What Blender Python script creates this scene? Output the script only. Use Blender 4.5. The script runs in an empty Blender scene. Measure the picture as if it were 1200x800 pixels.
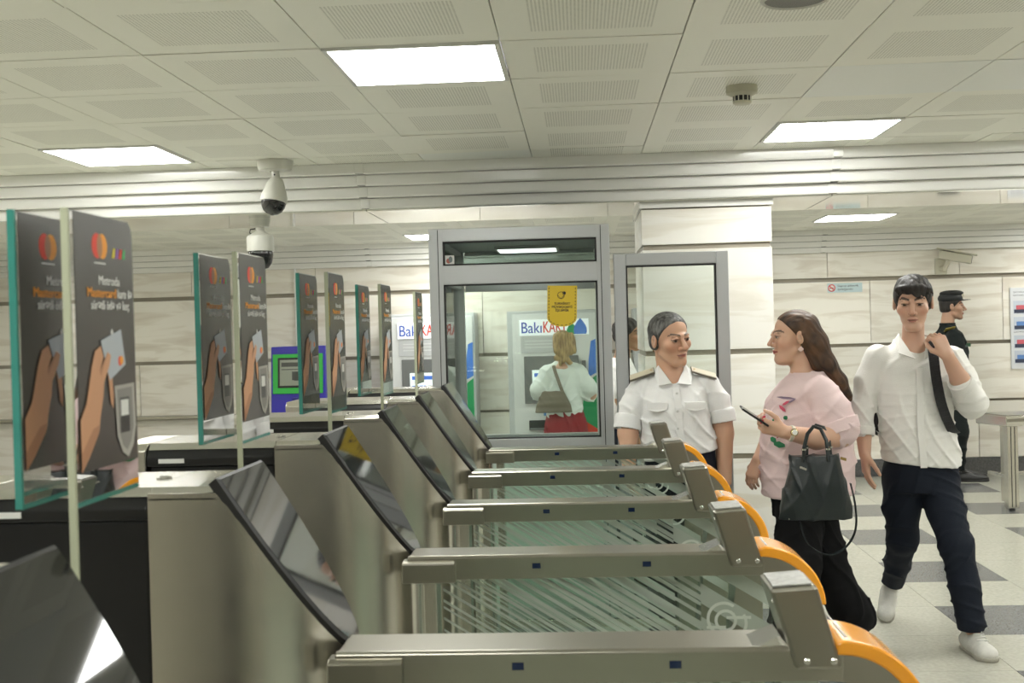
import bpy, math, random
import numpy as np
from mathutils import Vector, Matrix
random.seed(4); np.random.seed(4)
SC = bpy.context.scene
COL = SC.collection

# ------------------------------------------------------------------ camera, world, exposure
CAM_F, CAM_H = 1400.0, 1.5
psi, pit, rho = math.atan(80 / CAM_F), 13 / CAM_F, 0.027
fw = Vector((-math.sin(psi) * math.cos(pit), math.cos(psi) * math.cos(pit), -math.sin(pit)))
r0 = Vector((math.cos(psi), math.sin(psi), 0)); u0 = r0.cross(fw)
rt = r0 * math.cos(rho) - u0 * math.sin(rho); up = r0 * math.sin(rho) + u0 * math.cos(rho)
cd = bpy.data.cameras.new('camera'); cam = bpy.data.objects.new('camera', cd); COL.objects.link(cam)
cd.sensor_width = 36; cd.lens = CAM_F / 1200 * 36; cd.clip_start = 0.02
cd.dof.use_dof = True; cd.dof.focus_distance = 5.3; cd.dof.aperture_fstop = 9.0
m = Matrix.Identity(4)
for i in range(3):
    m[i][0], m[i][1], m[i][2] = rt[i], up[i], -fw[i]
m[2][3] = CAM_H
cam.matrix_world = m
SC.camera = cam

w = bpy.data.worlds.new('world'); SC.world = w; w.use_nodes = True
w.node_tree.nodes['Background'].inputs[0].default_value = (1, 1, .95, 1)
w.node_tree.nodes['Background'].inputs[1].default_value = .05
SC.view_settings.view_transform = 'Standard'; SC.view_settings.look = 'None'
SC.view_settings.gamma = 1; SC.view_settings.use_curve_mapping = False
SC.view_settings.exposure = -0.27
LAMP = 30.0

# ------------------------------------------------------------------ materials
MATS = {}
def nmat(name):
    if name in MATS: return MATS[name], None
    mt = bpy.data.materials.new(name); mt.use_nodes = True
    MATS[name] = mt
    return mt, mt.node_tree
def P(name, col, rough=.5, metal=0, spec=.5, coat=0, emit=None, es=0, bump=0, bscale=40, var=0, vscale=6, stretch=(1, 1, 1), ior=None, coords='Object', rvar=0, dark=None):
    mt, nt = nmat(name)
    if nt is None: return mt
    b = nt.nodes['Principled BSDF']
    b.inputs['Base Color'].default_value = (*col, 1); b.inputs['Roughness'].default_value = rough
    b.inputs['Metallic'].default_value = metal; b.inputs['Specular IOR Level'].default_value = spec
    b.inputs['Coat Weight'].default_value = coat; b.inputs['Coat Roughness'].default_value = .05
    if ior: b.inputs['IOR'].default_value = ior
    if emit:
        b.inputs['Emission Color'].default_value = (*emit, 1); b.inputs['Emission Strength'].default_value = es
    if bump or var or rvar:
        tc = nt.nodes.new('ShaderNodeTexCoord'); mp = nt.nodes.new('ShaderNodeMapping')
        mp.inputs['Scale'].default_value = stretch
        nt.links.new(tc.outputs[coords], mp.inputs['Vector'])
        oi = nt.nodes.new('ShaderNodeObjectInfo'); ml = nt.nodes.new('ShaderNodeMath'); ml.operation = 'MULTIPLY'; ml.inputs[1].default_value = 37
        nt.links.new(oi.outputs['Random'], ml.inputs[0]); nt.links.new(ml.outputs[0], mp.inputs['Location'])
    if var or rvar:
        n = nt.nodes.new('ShaderNodeTexNoise'); n.inputs['Scale'].default_value = vscale; n.inputs['Detail'].default_value = 5
        nt.links.new(mp.outputs[0], n.inputs['Vector'])
        if var:
            rp = nt.nodes.new('ShaderNodeValToRGB')
            d = dark or tuple(c * (1 - var) for c in col)
            rp.color_ramp.elements[0].position = .33; rp.color_ramp.elements[1].position = .67
            rp.color_ramp.elements[0].color = (*d, 1); rp.color_ramp.elements[1].color = (*col, 1)
            nt.links.new(n.outputs['Fac'], rp.inputs[0]); nt.links.new(rp.outputs[0], b.inputs['Base Color'])
        if rvar:
            mr = nt.nodes.new('ShaderNodeMapRange'); mr.inputs[3].default_value = rough - rvar; mr.inputs[4].default_value = rough + rvar
            nt.links.new(n.outputs['Fac'], mr.inputs[0]); nt.links.new(mr.outputs[0], b.inputs['Roughness'])
    if bump:
        n2 = nt.nodes.new('ShaderNodeTexNoise'); n2.inputs['Scale'].default_value = bscale; n2.inputs['Detail'].default_value = 4
        nt.links.new(mp.outputs[0], n2.inputs['Vector'])
        bp = nt.nodes.new('ShaderNodeBump'); bp.inputs['Strength'].default_value = bump; bp.inputs['Distance'].default_value = .01
        nt.links.new(n2.outputs['Fac'], bp.inputs['Height']); nt.links.new(bp.outputs[0], b.inputs['Normal'])
    return mt
def emission(name, col, s):
    mt, nt = nmat(name)
    if nt is None: return mt
    b = nt.nodes['Principled BSDF']; b.inputs['Base Color'].default_value = (.8, .8, .8, 1)
    b.inputs['Emission Color'].default_value = (*col, 1); b.inputs['Emission Strength'].default_value = s
    return mt
def sheet_glass(name, tint, refl=.09, rough=.02, frost=0, fcol=(.75, .82, .76)):
    mt, nt = nmat(name)
    if nt is None: return mt
    nt.nodes.remove(nt.nodes['Principled BSDF']); out = nt.nodes['Material Output']
    t = nt.nodes.new('ShaderNodeBsdfTransparent'); t.inputs[0].default_value = (*tint, 1)
    g = nt.nodes.new('ShaderNodeBsdfGlossy'); g.inputs['Roughness'].default_value = rough
    fr = nt.nodes.new('ShaderNodeFresnel'); fr.inputs[0].default_value = 1.45
    mx = nt.nodes.new('ShaderNodeMixShader')
    nt.links.new(fr.outputs[0], mx.inputs[0]); nt.links.new(t.outputs[0], mx.inputs[1]); nt.links.new(g.outputs[0], mx.inputs[2])
    last = mx
    if frost:
        d = nt.nodes.new('ShaderNodeBsdfDiffuse'); d.inputs[0].default_value = (*fcol, 1)
        tl = nt.nodes.new('ShaderNodeBsdfTranslucent'); tl.inputs[0].default_value = (*fcol, 1)
        a = nt.nodes.new('ShaderNodeMixShader'); a.inputs[0].default_value = .5
        nt.links.new(d.outputs[0], a.inputs[1]); nt.links.new(tl.outputs[0], a.inputs[2])
        m2 = nt.nodes.new('ShaderNodeMixShader'); m2.inputs[0].default_value = frost
        nt.links.new(mx.outputs[0], m2.inputs[1]); nt.links.new(a.outputs[0], m2.inputs[2]); last = m2
    nt.links.new(last.outputs[0], out.inputs['Surface'])
    return mt
def marble(name, c1, c2, c3):
    mt, nt = nmat(name)
    if nt is None: return mt
    b = nt.nodes['Principled BSDF']; L = nt.links.new
    tc = nt.nodes.new('ShaderNodeTexCoord'); mp = nt.nodes.new('ShaderNodeMapping'); mp.inputs['Scale'].default_value = (.7, .7, 5)
    mp.inputs['Rotation'].default_value = (0, .06, 0)
    oi = nt.nodes.new('ShaderNodeObjectInfo'); ml = nt.nodes.new('ShaderNodeMath'); ml.operation = 'MULTIPLY'; ml.inputs[1].default_value = 53
    L(oi.outputs['Random'], ml.inputs[0]); L(ml.outputs[0], mp.inputs['Location']); L(tc.outputs['Object'], mp.inputs['Vector'])
    n = nt.nodes.new('ShaderNodeTexNoise'); n.inputs['Scale'].default_value = 2.2; n.inputs['Detail'].default_value = 8; n.inputs['Distortion'].default_value = .8
    L(mp.outputs[0], n.inputs['Vector'])
    rp = nt.nodes.new('ShaderNodeValToRGB'); e = rp.color_ramp.elements
    e[0].position = .28; e[0].color = (*c3, 1); e[1].position = .7; e[1].color = (*c1, 1)
    x = e.new(.45); x.color = (*c2, 1); x = e.new(.53); x.color = (*c1, 1)
    L(n.outputs['Fac'], rp.inputs[0])
    hs = nt.nodes.new('ShaderNodeHueSaturation'); mr = nt.nodes.new('ShaderNodeMapRange'); mr.inputs[3].default_value = .9; mr.inputs[4].default_value = 1.06
    L(oi.outputs['Random'], mr.inputs[0]); L(mr.outputs[0], hs.inputs['Value']); L(rp.outputs[0], hs.inputs['Color'])
    L(hs.outputs[0], b.inputs['Base Color']); b.inputs['Roughness'].default_value = .28
    return mt
def perforated(name, col, hole):
    mt, nt = nmat(name)
    if nt is None: return mt
    b = nt.nodes['Principled BSDF']; L = nt.links.new
    tc = nt.nodes.new('ShaderNodeTexCoord'); sp = nt.nodes.new('ShaderNodeSeparateXYZ'); L(tc.outputs['Object'], sp.inputs[0])
    def mth(op, a, bb=None):
        q = nt.nodes.new('ShaderNodeMath'); q.operation = op
        for i, v in enumerate((a, bb)):
            if v is None: continue
            if isinstance(v, (int, float)): q.inputs[i].default_value = v
            else: L(v, q.inputs[i])
        return q.outputs[0]
    def cell(o): return mth('SUBTRACT', mth('FRACT', mth('MULTIPLY', o, 1 / .0115)), .5)
    cx, cy = cell(sp.outputs[0]), cell(sp.outputs[1])
    rr = mth('SQRT', mth('ADD', mth('MULTIPLY', cx, cx), mth('MULTIPLY', cy, cy)))
    dot = mth('LESS_THAN', rr, .30)
    ins = mth('MULTIPLY', mth('LESS_THAN', mth('ABSOLUTE', sp.outputs[0]), .195), mth('LESS_THAN', mth('ABSOLUTE', sp.outputs[1]), .195))
    fac = mth('MULTIPLY', dot, ins)
    mx = nt.nodes.new('ShaderNodeMix'); mx.data_type = 'RGBA'
    L(fac, mx.inputs['Factor']); mx.inputs['A'].default_value = (*col, 1); mx.inputs['B'].default_value = (*hole, 1)
    L(mx.outputs['Result'], b.inputs['Base Color']); b.inputs['Roughness'].default_value = .45
    return mt

M_steel = P('brushed_steel', (.66, .64, .58), .25, 1, rvar=.03, vscale=30, stretch=(30, 30, .6))
M_rail = P('rail_steel', (.37, .355, .305), .29, 1, rvar=.02, vscale=30, stretch=(.3, 30, 30))  # dark reflections of the hall put into the base colour
M_plate = P('plate_steel', (.70, .69, .65), .17, 1, rvar=.02, vscale=30, stretch=(.4, 30, 30))
M_bolt = P('bolt_steel', (.75, .75, .72), .2, 1)
M_black = P('black_plastic', (.008, .008, .009), .28, bump=.04, bscale=300)
M_blackgloss = P('black_glass', (.010, .011, .012), .035, ior=1.75)
M_rubber = P('black_rubber', (.012, .012, .012), .5)
M_white = P('white_gloss_paint', (.84, .84, .80), .13, coat=.5)
M_soffit = P('soffit_gloss', (.78, .78, .69), .06, coat=1)
M_ceil = perforated('perforated_panel', (.90, .90, .81), (.52, .52, .45))
M_ceilplain = P('plain_ceiling_panel', (.86, .88, .83), .35)
M_void = P('ceiling_void', (.03, .03, .028), .9)
M_frame = P('light_frame', (.7, .7, .66), .4)
M_lamp = emission('lamp_diffuser', (1, 1, .955), LAMP)
M_marble = marble('marble', (.86, .83, .75), (.78, .74, .65), (.68, .625, .53))
M_marblecol = marble('column_marble', (.88, .86, .80), (.82, .79, .71), (.74, .70, .60))
M_groove = P('joint_strip', (.33, .30, .24), .5)
M_plinth = P('plinth_granite', (.12, .12, .12), .3, var=.4, vscale=60)
M_light_tile = P('light_terrazzo', (.49, .485, .415), .17, var=.14, vscale=55, rvar=.04)
M_dark_tile = P('dark_granite', (.20, .205, .205), .22, var=.55, vscale=120)
M_grout = P('grout', (.22, .21, .18), .8)
M_alu = P('grey_aluminium', (.46, .475, .48), .38, metal=.35)
M_aludark = P('dark_aluminium', (.30, .32, .32), .4, metal=.3)
M_gasket = P('gasket', (.015, .015, .015), .6)
M_glass = sheet_glass('clear_glass', (.955, .985, .965))
M_railglass = sheet_glass('green_glass', (.94, .98, .955))
M_frost = sheet_glass('frosted_print', (.9, .95, .92), frost=.62, fcol=(.72, .78, .70))
M_tint = sheet_glass('tinted_glass', (.74, .79, .77))
M_teal = P('teal_glass_edge', (.035, .20, .165), .10, spec=.8)
M_creamedge = P('cream_glass_edge', (.36, .38, .27), .2, spec=.6)
M_orange = P('orange_plastic', (.90, .36, .02), .22, coat=.4)
M_poster = P('poster_charcoal', (.045, .042, .038), .24)
M_red = P('print_red', (.75, .05, .02), .5); M_amber = P('print_amber', (.85, .33, .02), .5)
M_yel = P('print_yellow', (.75, .60, .05), .5); M_vio = P('print_violet', (.30, .12, .45), .5); M_prgreen = P('print_green', (.05, .40, .12), .5)
M_offw = P('print_white', (.75, .75, .72), .5); M_skinp = P('print_skin', (.58, .30, .16), .5); M_skinp2 = P('print_skin_shade', (.42, .20, .10), .5)
M_cardp = P('print_card', (.42, .46, .50), .4); M_devp = P('print_device', (.24, .23, .21), .5); M_devl = P('print_device_edge', (.42, .40, .36), .5)
M_blue = P('print_blue', (.04, .10, .50), .4); M_sky = P('print_sky', (.10, .25, .75), .4)
M_sensor = P('sensor_window', (.008, .016, .05), .1)

# ------------------------------------------------------------------ mesh helpers
def link(name, me, parent=None, loc=(0, 0, 0), rot=(0, 0, 0)):
    o = bpy.data.objects.new(name, me); COL.objects.link(o); o.location = loc; o.rotation_euler = rot
    if parent: o.parent = parent
    return o
def empty(name, loc=(0, 0, 0), rz=0):
    o = bpy.data.objects.new(name, None); COL.objects.link(o); o.location = loc; o.rotation_euler = (0, 0, rz); o.empty_display_size = .1
    return o
def tag(o, label=None, cat=None, group=None, kind=None):
    if label: o['label'] = label
    if cat: o['category'] = cat
    if group: o['group'] = group
    if kind: o['kind'] = kind
    return o
def copy_tree(o, parent=None):
    c = o.copy(); COL.objects.link(c); c.parent = parent
    for ch in o.children: copy_tree(ch, c)
    return c
class MB:
    def __init__(s): s.v = []; s.f = []; s.m = []
    def add(s, vs, fs, m=0):
        b = len(s.v); s.v += [tuple(x) for x in vs]
        for f in fs: s.f.append(tuple(b + i for i in f)); s.m.append(m)
        return s
    def box(s, x0, x1, y0, y1, z0, z1, m=0):
        return s.add([(x0, y0, z0), (x1, y0, z0), (x1, y1, z0), (x0, y1, z0), (x0, y0, z1), (x1, y0, z1), (x1, y1, z1), (x0, y1, z1)],
                     [(3, 2, 1, 0), (4, 5, 6, 7), (0, 1, 5, 4), (1, 2, 6, 5), (2, 3, 7, 6), (3, 0, 4, 7)], m)
    def obox(s, c, ax, ay, az, m=0):      # oriented box: centre and three half-axis vectors
        c, ax, ay, az = map(Vector, (c, ax, ay, az)); vs = []
        for k in (-1, 1):
            for (i, j) in ((-1, -1), (1, -1), (1, 1), (-1, 1)): vs.append(c + ax * i + ay * j + az * k)
        return s.add(vs, [(3, 2, 1, 0), (4, 5, 6, 7), (0, 1, 5, 4), (1, 2, 6, 5), (2, 3, 7, 6), (3, 0, 4, 7)], m)
    def prism(s, poly, axis, a0, a1, m=0):  # polygon in the other two axes
        n = len(poly); vs = []
        for a in (a0, a1):
            for (p, q) in poly: vs.append({'y': (p, a, q), 'x': (a, p, q), 'z': (p, q, a)}[axis])
        fs = [tuple(range(n)), tuple(range(2 * n - 1, n - 1, -1))] + [(i, n + i, n + (i + 1) % n, (i + 1) % n) for i in range(n)]
        return s.add(vs, fs, m)
    def tube(s, path, r, n=8, m=0, closed=False, rr=None):
        path = [Vector(p) for p in path]; rings = []; N = len(path); ref = None
        for i, p in enumerate(path):
            a = path[(i - 1) % N] if (i > 0 or closed) else p; b = path[(i + 1) % N] if (i < N - 1 or closed) else p
            t = (b - a).normalized()
            if ref is None: ref = t.orthogonal().normalized()
            ref = (ref - t * ref.dot(t)).normalized(); bi = t.cross(ref); q = rr[i] if rr else r
            rings.append([p + (ref * math.cos(2 * math.pi * k / n) + bi * math.sin(2 * math.pi * k / n)) * q for k in range(n)])
        vs = [x for R in rings for x in R]; fs = []
        for i in range(N if closed else N - 1):
            j = (i + 1) % N
            for k in range(n): fs.append((i * n + k, i * n + (k + 1) % n, j * n + (k + 1) % n, j * n + k))
        if not closed: fs += [tuple(range(n - 1, -1, -1)), tuple((N - 1) * n + k for k in range(n))]
        return s.add(vs, fs, m)
    def lathe(s, prof, c=(0, 0, 0), n=24, m=0, ax=(1, 0, 0), ay=(0, 1, 0), az=(0, 0, 1)):
        c, ax, ay, az = map(Vector, (c, ax, ay, az)); vs = []
        for (r, z) in prof:
            for k in range(n):
                t = 2 * math.pi * k / n; vs.append(c + ax * (r * math.cos(t)) + ay * (r * math.sin(t)) + az * z)
        fs = []
        for i in range(len(prof) - 1):
            for k in range(n): fs.append((i * n + k, i * n + (k + 1) % n, (i + 1) * n + (k + 1) % n, (i + 1) * n + k))
        fs += [tuple(range(n - 1, -1, -1)), tuple((len(prof) - 1) * n + k for k in range(n))]
        return s.add(vs, fs, m)
    def flat(s, pts, m=0): return s.add(pts, [tuple(range(len(pts)))], m)
    def build(s, name, mats, parent=None, bevel=0, smooth=False, loc=(0, 0, 0), rot=(0, 0, 0), angle=40):
        me = bpy.data.meshes.new(name); me.from_pydata(s.v, [], s.f)
        if not isinstance(mats, (list, tuple)): mats = [mats]
        for q in mats: me.materials.append(q)
        me.polygons.foreach_set('material_index', s.m)
        me.update()
        o = link(name, me, parent, loc, rot)
        if bevel:
            b = o.modifiers.new('bevel', 'BEVEL'); b.width = bevel; b.segments = 2; b.limit_method = 'ANGLE'; b.angle_limit = math.radians(35)
        if smooth:
            me.shade_smooth() if hasattr(me, 'shade_smooth') else None
            try: me.set_sharp_from_angle(angle=math.radians(angle))
            except Exception: pass
        return o
def box(name, x0, x1, y0, y1, z0, z1, mat, parent=None, bevel=0):
    cx, cy, cz = (x0 + x1) / 2, (y0 + y1) / 2, (z0 + z1) / 2
    hx, hy, hz = (x1 - x0) / 2, (y1 - y0) / 2, (z1 - z0) / 2
    return MB().box(-hx, hx, -hy, hy, -hz, hz).build(name, mat, parent, bevel, loc=(cx, cy, cz))
_tc = {}
def text_geo(s):
    if s not in _tc:
        cu = bpy.data.curves.new('lettering', 'FONT'); cu.body = s; cu.align_x = 'CENTER'; cu.align_y = 'CENTER'; cu.resolution_u = 3
        o = bpy.data.objects.new('lettering', cu); COL.objects.link(o); bpy.context.view_layer.update()
        me = bpy.data.meshes.new_from_object(o.evaluated_get(bpy.context.evaluated_depsgraph_get()))
        _tc[s] = ([tuple(v.co) for v in me.vertices], [tuple(p.vertices) for p in me.polygons])
        bpy.data.objects.remove(o); bpy.data.curves.remove(cu); bpy.data.meshes.remove(me)
    return _tc[s]
def text_into(mb, s, size, c, xd, yd, m=0, width=None, bold=0):
    vs, fs = text_geo(s); c, xd, yd = Vector(c), Vector(xd).normalized(), Vector(yd).normalized()
    k = size
    if width:
        xs = [v[0] for v in vs]; k = width / (max(xs) - min(xs))
    nn = xd.cross(yd)
    for ii, off in enumerate([0] if not bold else [-bold, 0, bold]):
        mb.add([c + xd * (v[0] * k + off) + yd * (v[1] * size) + nn * (.00005 * ii) for v in vs], fs, m)

# ================================================================== THE ROOM
# ---- floor
fl = MB().box(-2.314, 6.521, 2.81, 11.9, -.12, -.012, 1).box(-6.5, 7, -5, 2.81, -.12, 0).box(-6.5, -2.314, 2.81, 11.9, -.12, 0).box(6.521, 7, 2.81, 11.9, -.12, 0).build('floor', [M_light_tile, M_grout]); tag(fl, 'floor of square beige and dark grey stone tiles', kind='structure')
T = .589
tl_mesh = {}
def tile_mesh(mat, key):
    if key not in tl_mesh:
        h = T / 2 - .0012
        o = MB().box(-h, h, -h, h, -.014, 0).build('tile', mat); tl_mesh[key] = o.data; bpy.data.objects.remove(o)
    return tl_mesh[key]
for i in range(-7, 8):
    for j in range(-5, 10):
        x, y = 1.809 + T * (i + .5), 5.755 + T * (j + .5)
        if y > 11.75: continue
        dk = (i % 2 == 0 and j % 2 == 0)
        link('tile', tile_mesh(M_dark_tile if dk else M_light_tile, dk), fl, (x, y, 0))
# ---- walls
wb = MB().box(-6.5, 7, 11.74, 11.95, 0, 2.6).build('wall_back', M_groove); tag(wb, 'far wall clad in pale veined marble slabs', kind='structure')
rows = [(.165, .70), (.725, 1.25), (1.285, 1.885), (1.925, 2.30)]
for r, (z0, z1) in enumerate(rows):
    x = -6.5 + [.3, .85, .55, .15][r] - 1.25
    while x < 7:
        a, b2 = max(x, -6.5), min(x + 1.25, 7)
        if b2 - a > .05: box('slab', a + .003, b2 - .003, 11.70 + random.uniform(0, .003), 11.745, z0, z1, M_marble, wb)
        x += 1.25
box('plinth', -6.5, 7, 11.685, 11.74, 0, .16, M_plinth, wb)
box('ledge', -6.4, -3.1, 11.55, 11.70, .715, .745, M_rail, wb, .004)
MB().tube([(-2.80, 11.69, 1.35), (-2.80, 11.69, 2.17)], .012, 8).build('conduit', M_white, wb, smooth=True)
for nm, a in (('wall_left', (-6.7, -6.5, -5, 11.9)), ('wall_right', (7, 7.2, -5, 11.9)), ('wall_front', (-6.7, 7.2, -5.2, -5))):
    o = box(nm, *a, 0, 2.6, M_marble); tag(o, 'plain marble side wall of the hall', kind='structure')
# ---- near ceiling with panels
CZ = 2.45
ce = MB().box(-6.6, 7.1, -5, 6.6, CZ + .03, CZ + .14).build('ceiling', M_void); tag(ce, 'low ceiling of square perforated metal panels', kind='structure')
G = .5995; GX0, GY0 = -.838, 3.93
lamps = {(0, 0), (-3, 3), (3, 3)}
behind = {(-3, -3), (3, -3), (0, -6), (6, 0), (-6, 0), (6, -6), (-6, -6), (-3, -9), (3, -9), (-6, 3), (6, 3), (9, -3), (9, 3), (-9, 3)}
plain = {(3, 1), (4, 1), (0, 4)}
cm = {}
def panel_mesh(mat, key, ly=G, chamf=True):
    if key not in cm:
        h = G / 2 - .0022; hy = ly / 2 - .0022
        o = MB().box(-h, h, -hy, hy, 0, .012).build('panel', mat); cm[key] = o.data; bpy.data.objects.remove(o)
    return cm[key]
yr = GY0 + 4 * G       # last full row ends near the fascia
for i in range(-6, 6):
    for j in range(-2, 5):
        if (i, j) in lamps or (i, j) in behind: continue
        x, y = GX0 + G * (i + .5), GY0 + G * (j + .5)
        ly = G
        if j == 4: ly = 6.62 - (GY0 + 4 * G); y = GY0 + 4 * G + ly / 2
        pl = (i, j) in plain or j == 4
        o = link('panel', panel_mesh(M_ceilplain if (i, j) in plain else M_ceil, ((i, j) in plain, j == 4), ly), ce, (x, y, CZ + random.uniform(0, .003)), (random.uniform(-.003, .003), random.uniform(-.004, .004), 0))
box('rear_panel', -6.5, 7, -5, GY0 - 2 * G, CZ + .004, CZ + .016, M_ceilplain, ce) if False else None
for k, (x0, x1, y0, y1) in enumerate(((-6.5, 7, -5, GY0 - 2 * G), (-6.5, GX0 - 6 * G, GY0 - 2 * G, 6.6), (GX0 + 6 * G, 7, GY0 - 2 * G, 6.6))):
    box('plain_section', x0, x1, y0, y1, CZ + .016, CZ + .028, M_ceilplain, ce)
LIGHTGROUP = 'square ceiling light panels'
def ceiling_light(x, y, z, label, sx=G, sy=G):
    t = empty('ceiling_light', (x, y, z)); tag(t, label, 'ceiling light', LIGHTGROUP)
    hx, hy = sx / 2 - .004, sy / 2 - .004; w_ = .016
    f = MB()
    f.box(-hx, hx, -hy, -hy + w_, -.006, .012).box(-hx, hx, hy - w_, hy, -.006, .012).box(-hx, -hx + w_, -hy + w_, hy - w_, -.006, .012).box(hx - w_, hx, -hy + w_, hy - w_, -.006, .012)
    f.build('frame', M_frame, t)
    MB().box(-hx + w_, hx - w_, -hy + w_, hy - w_, -.002, .010).build('diffuser', M_lamp, t)
    return t
LL = {(0, 0): 'largest bright square ceiling light, over the booth and turnstiles', (-3, 3): 'bright square ceiling light at far left against the white fascia', (3, 3): 'bright square ceiling light at right above the column'}
for (i, j) in sorted(lamps | behind):
    lb = LL.get((i, j), 'unseen square ceiling light added to the far ceiling')
    ceiling_light(GX0 + G * (i + .5), GY0 + G * (j + .5), CZ, lb)
# ---- fascia of stepped bands
def fascia(name, y0, ztop, n, dz, dy, xs, label):
    t = empty(name); tag(t, label, kind='structure')
    for k in range(n):
        za, zb = ztop - dz * k, ztop - dz * (k + 1); yy = y0 + dy * k
        for a, b2 in zip(xs[:-1], xs[1:]):
            mb = MB(); mb.prism([(yy, za), (yy + .003, zb + .008), (yy + .010, zb + .001), (yy + dy + .05, zb + .001), (yy + dy + .05, za)], 'x', a + .022, b2 - .022)
            mb.build('band', M_white, t, .003)
        for xx in xs[1:-1]:
            MB().prism([(yy - .004, za), (yy - .002, zb + .006), (yy + dy + .04, zb + .003), (yy + dy + .04, za)], 'x', xx - .026, xx + .026).build('joint_cover', M_white, t, .002)
    return t
fascia('trim_1', 6.60, 2.452, 4, .060, .055, [-6.5, -3.9, -1.205, 1.43, 4.1, 7], 'white fascia of four stepped glossy bands below the ceiling')
box('fascia_core', -6.5, 7, 6.9, 7.55, 2.22, 2.6, M_white)
o = bpy.data.objects['fascia_core']; o.name = 'trim_2'; tag(o, 'core of the white ceiling beam', kind='structure')
so = empty('ceiling_soffit'); so.name = 'trim_3'; tag(so, 'glossy underside panels of the white beam', kind='structure')
for a, b2 in zip([-6.5, -3.9, -1.205, 1.43, 4.1], [-3.9, -1.205, 1.43, 4.1, 7]):
    box('soffit_panel', a + .003, b2 - .003, 6.80, 7.60, 2.206, 2.218, M_soffit, so)
# ---- far ceiling
CZ2 = 2.375
c2 = MB().box(-6.6, 7.1, 7.5, 11.9, CZ2 + .03, CZ2 + .14).build('ceiling.001', M_void); tag(c2, 'farther ceiling of perforated panels behind the beam', kind='structure')
HID_FILL = [(-11, -2), (-7, -2), (-3, -2), (1, -2), (5, -2)]  # lamps out of sight behind the beam, added to brighten the far wall
lamps2 = {(2, 1): 'ceiling light over the far area right of the column', (-4, 2): 'small far ceiling light left of the booth'}
FX0, FY0 = .84, 9.36
for i in range(-12, 9):
    for j in range(-3, 4):
        if (i, j) in lamps2 or (i, j) in [(6, 2)] + HID_FILL: continue
        link('panel', panel_mesh(M_ceil, (False, False)), c2, (FX0 + G * (i + .5), FY0 + G * (j + .5), CZ2 + random.uniform(0, .003)))
for (i, j), lb in lamps2.items(): ceiling_light(FX0 + G * (i + .5), FY0 + G * (j + .5), CZ2, lb)
for (i, j) in [(6, 2)] + HID_FILL: ceiling_light(FX0 + G * (i + .5), FY0 + G * (j + .5), CZ2, 'unseen square ceiling light added to the far ceiling')
fascia('trim_4', 11.50, 2.378, 4, .054, .045, [-6.5, -4.7, -2.05, .6, 2.35, 4.6, 7], 'stepped white fascia along the top of the far marble wall')
# ---- marble column
co = MB().box(.375, 1.09, 6.87, 7.64, 0, 2.21).build('wall_column', M_groove); co.name = 'wall_pillar'; tag(co, 'square pillar clad in pale marble beside the booth door', kind='structure')
for (z0, z1) in ((.0, .14), (.145, .735), (.765, 1.33), (1.36, 1.935), (1.965, 2.165)):
    box('slab', .365, 1.10, 6.85, 6.875, z0, z1, M_marblecol if z0 else M_plinth, co, .002)
    box('slab', .365, .38, 6.88, 7.66, z0, z1, M_marblecol if z0 else M_plinth, co, .002)
    box('slab', 1.085, 1.10, 6.88, 7.66, z0, z1, M_marblecol if z0 else M_plinth, co, .002)
box('top_trim', .355, 1.11, 6.835, 7.66, 2.172, 2.206, M_white, co, .002)

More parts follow.
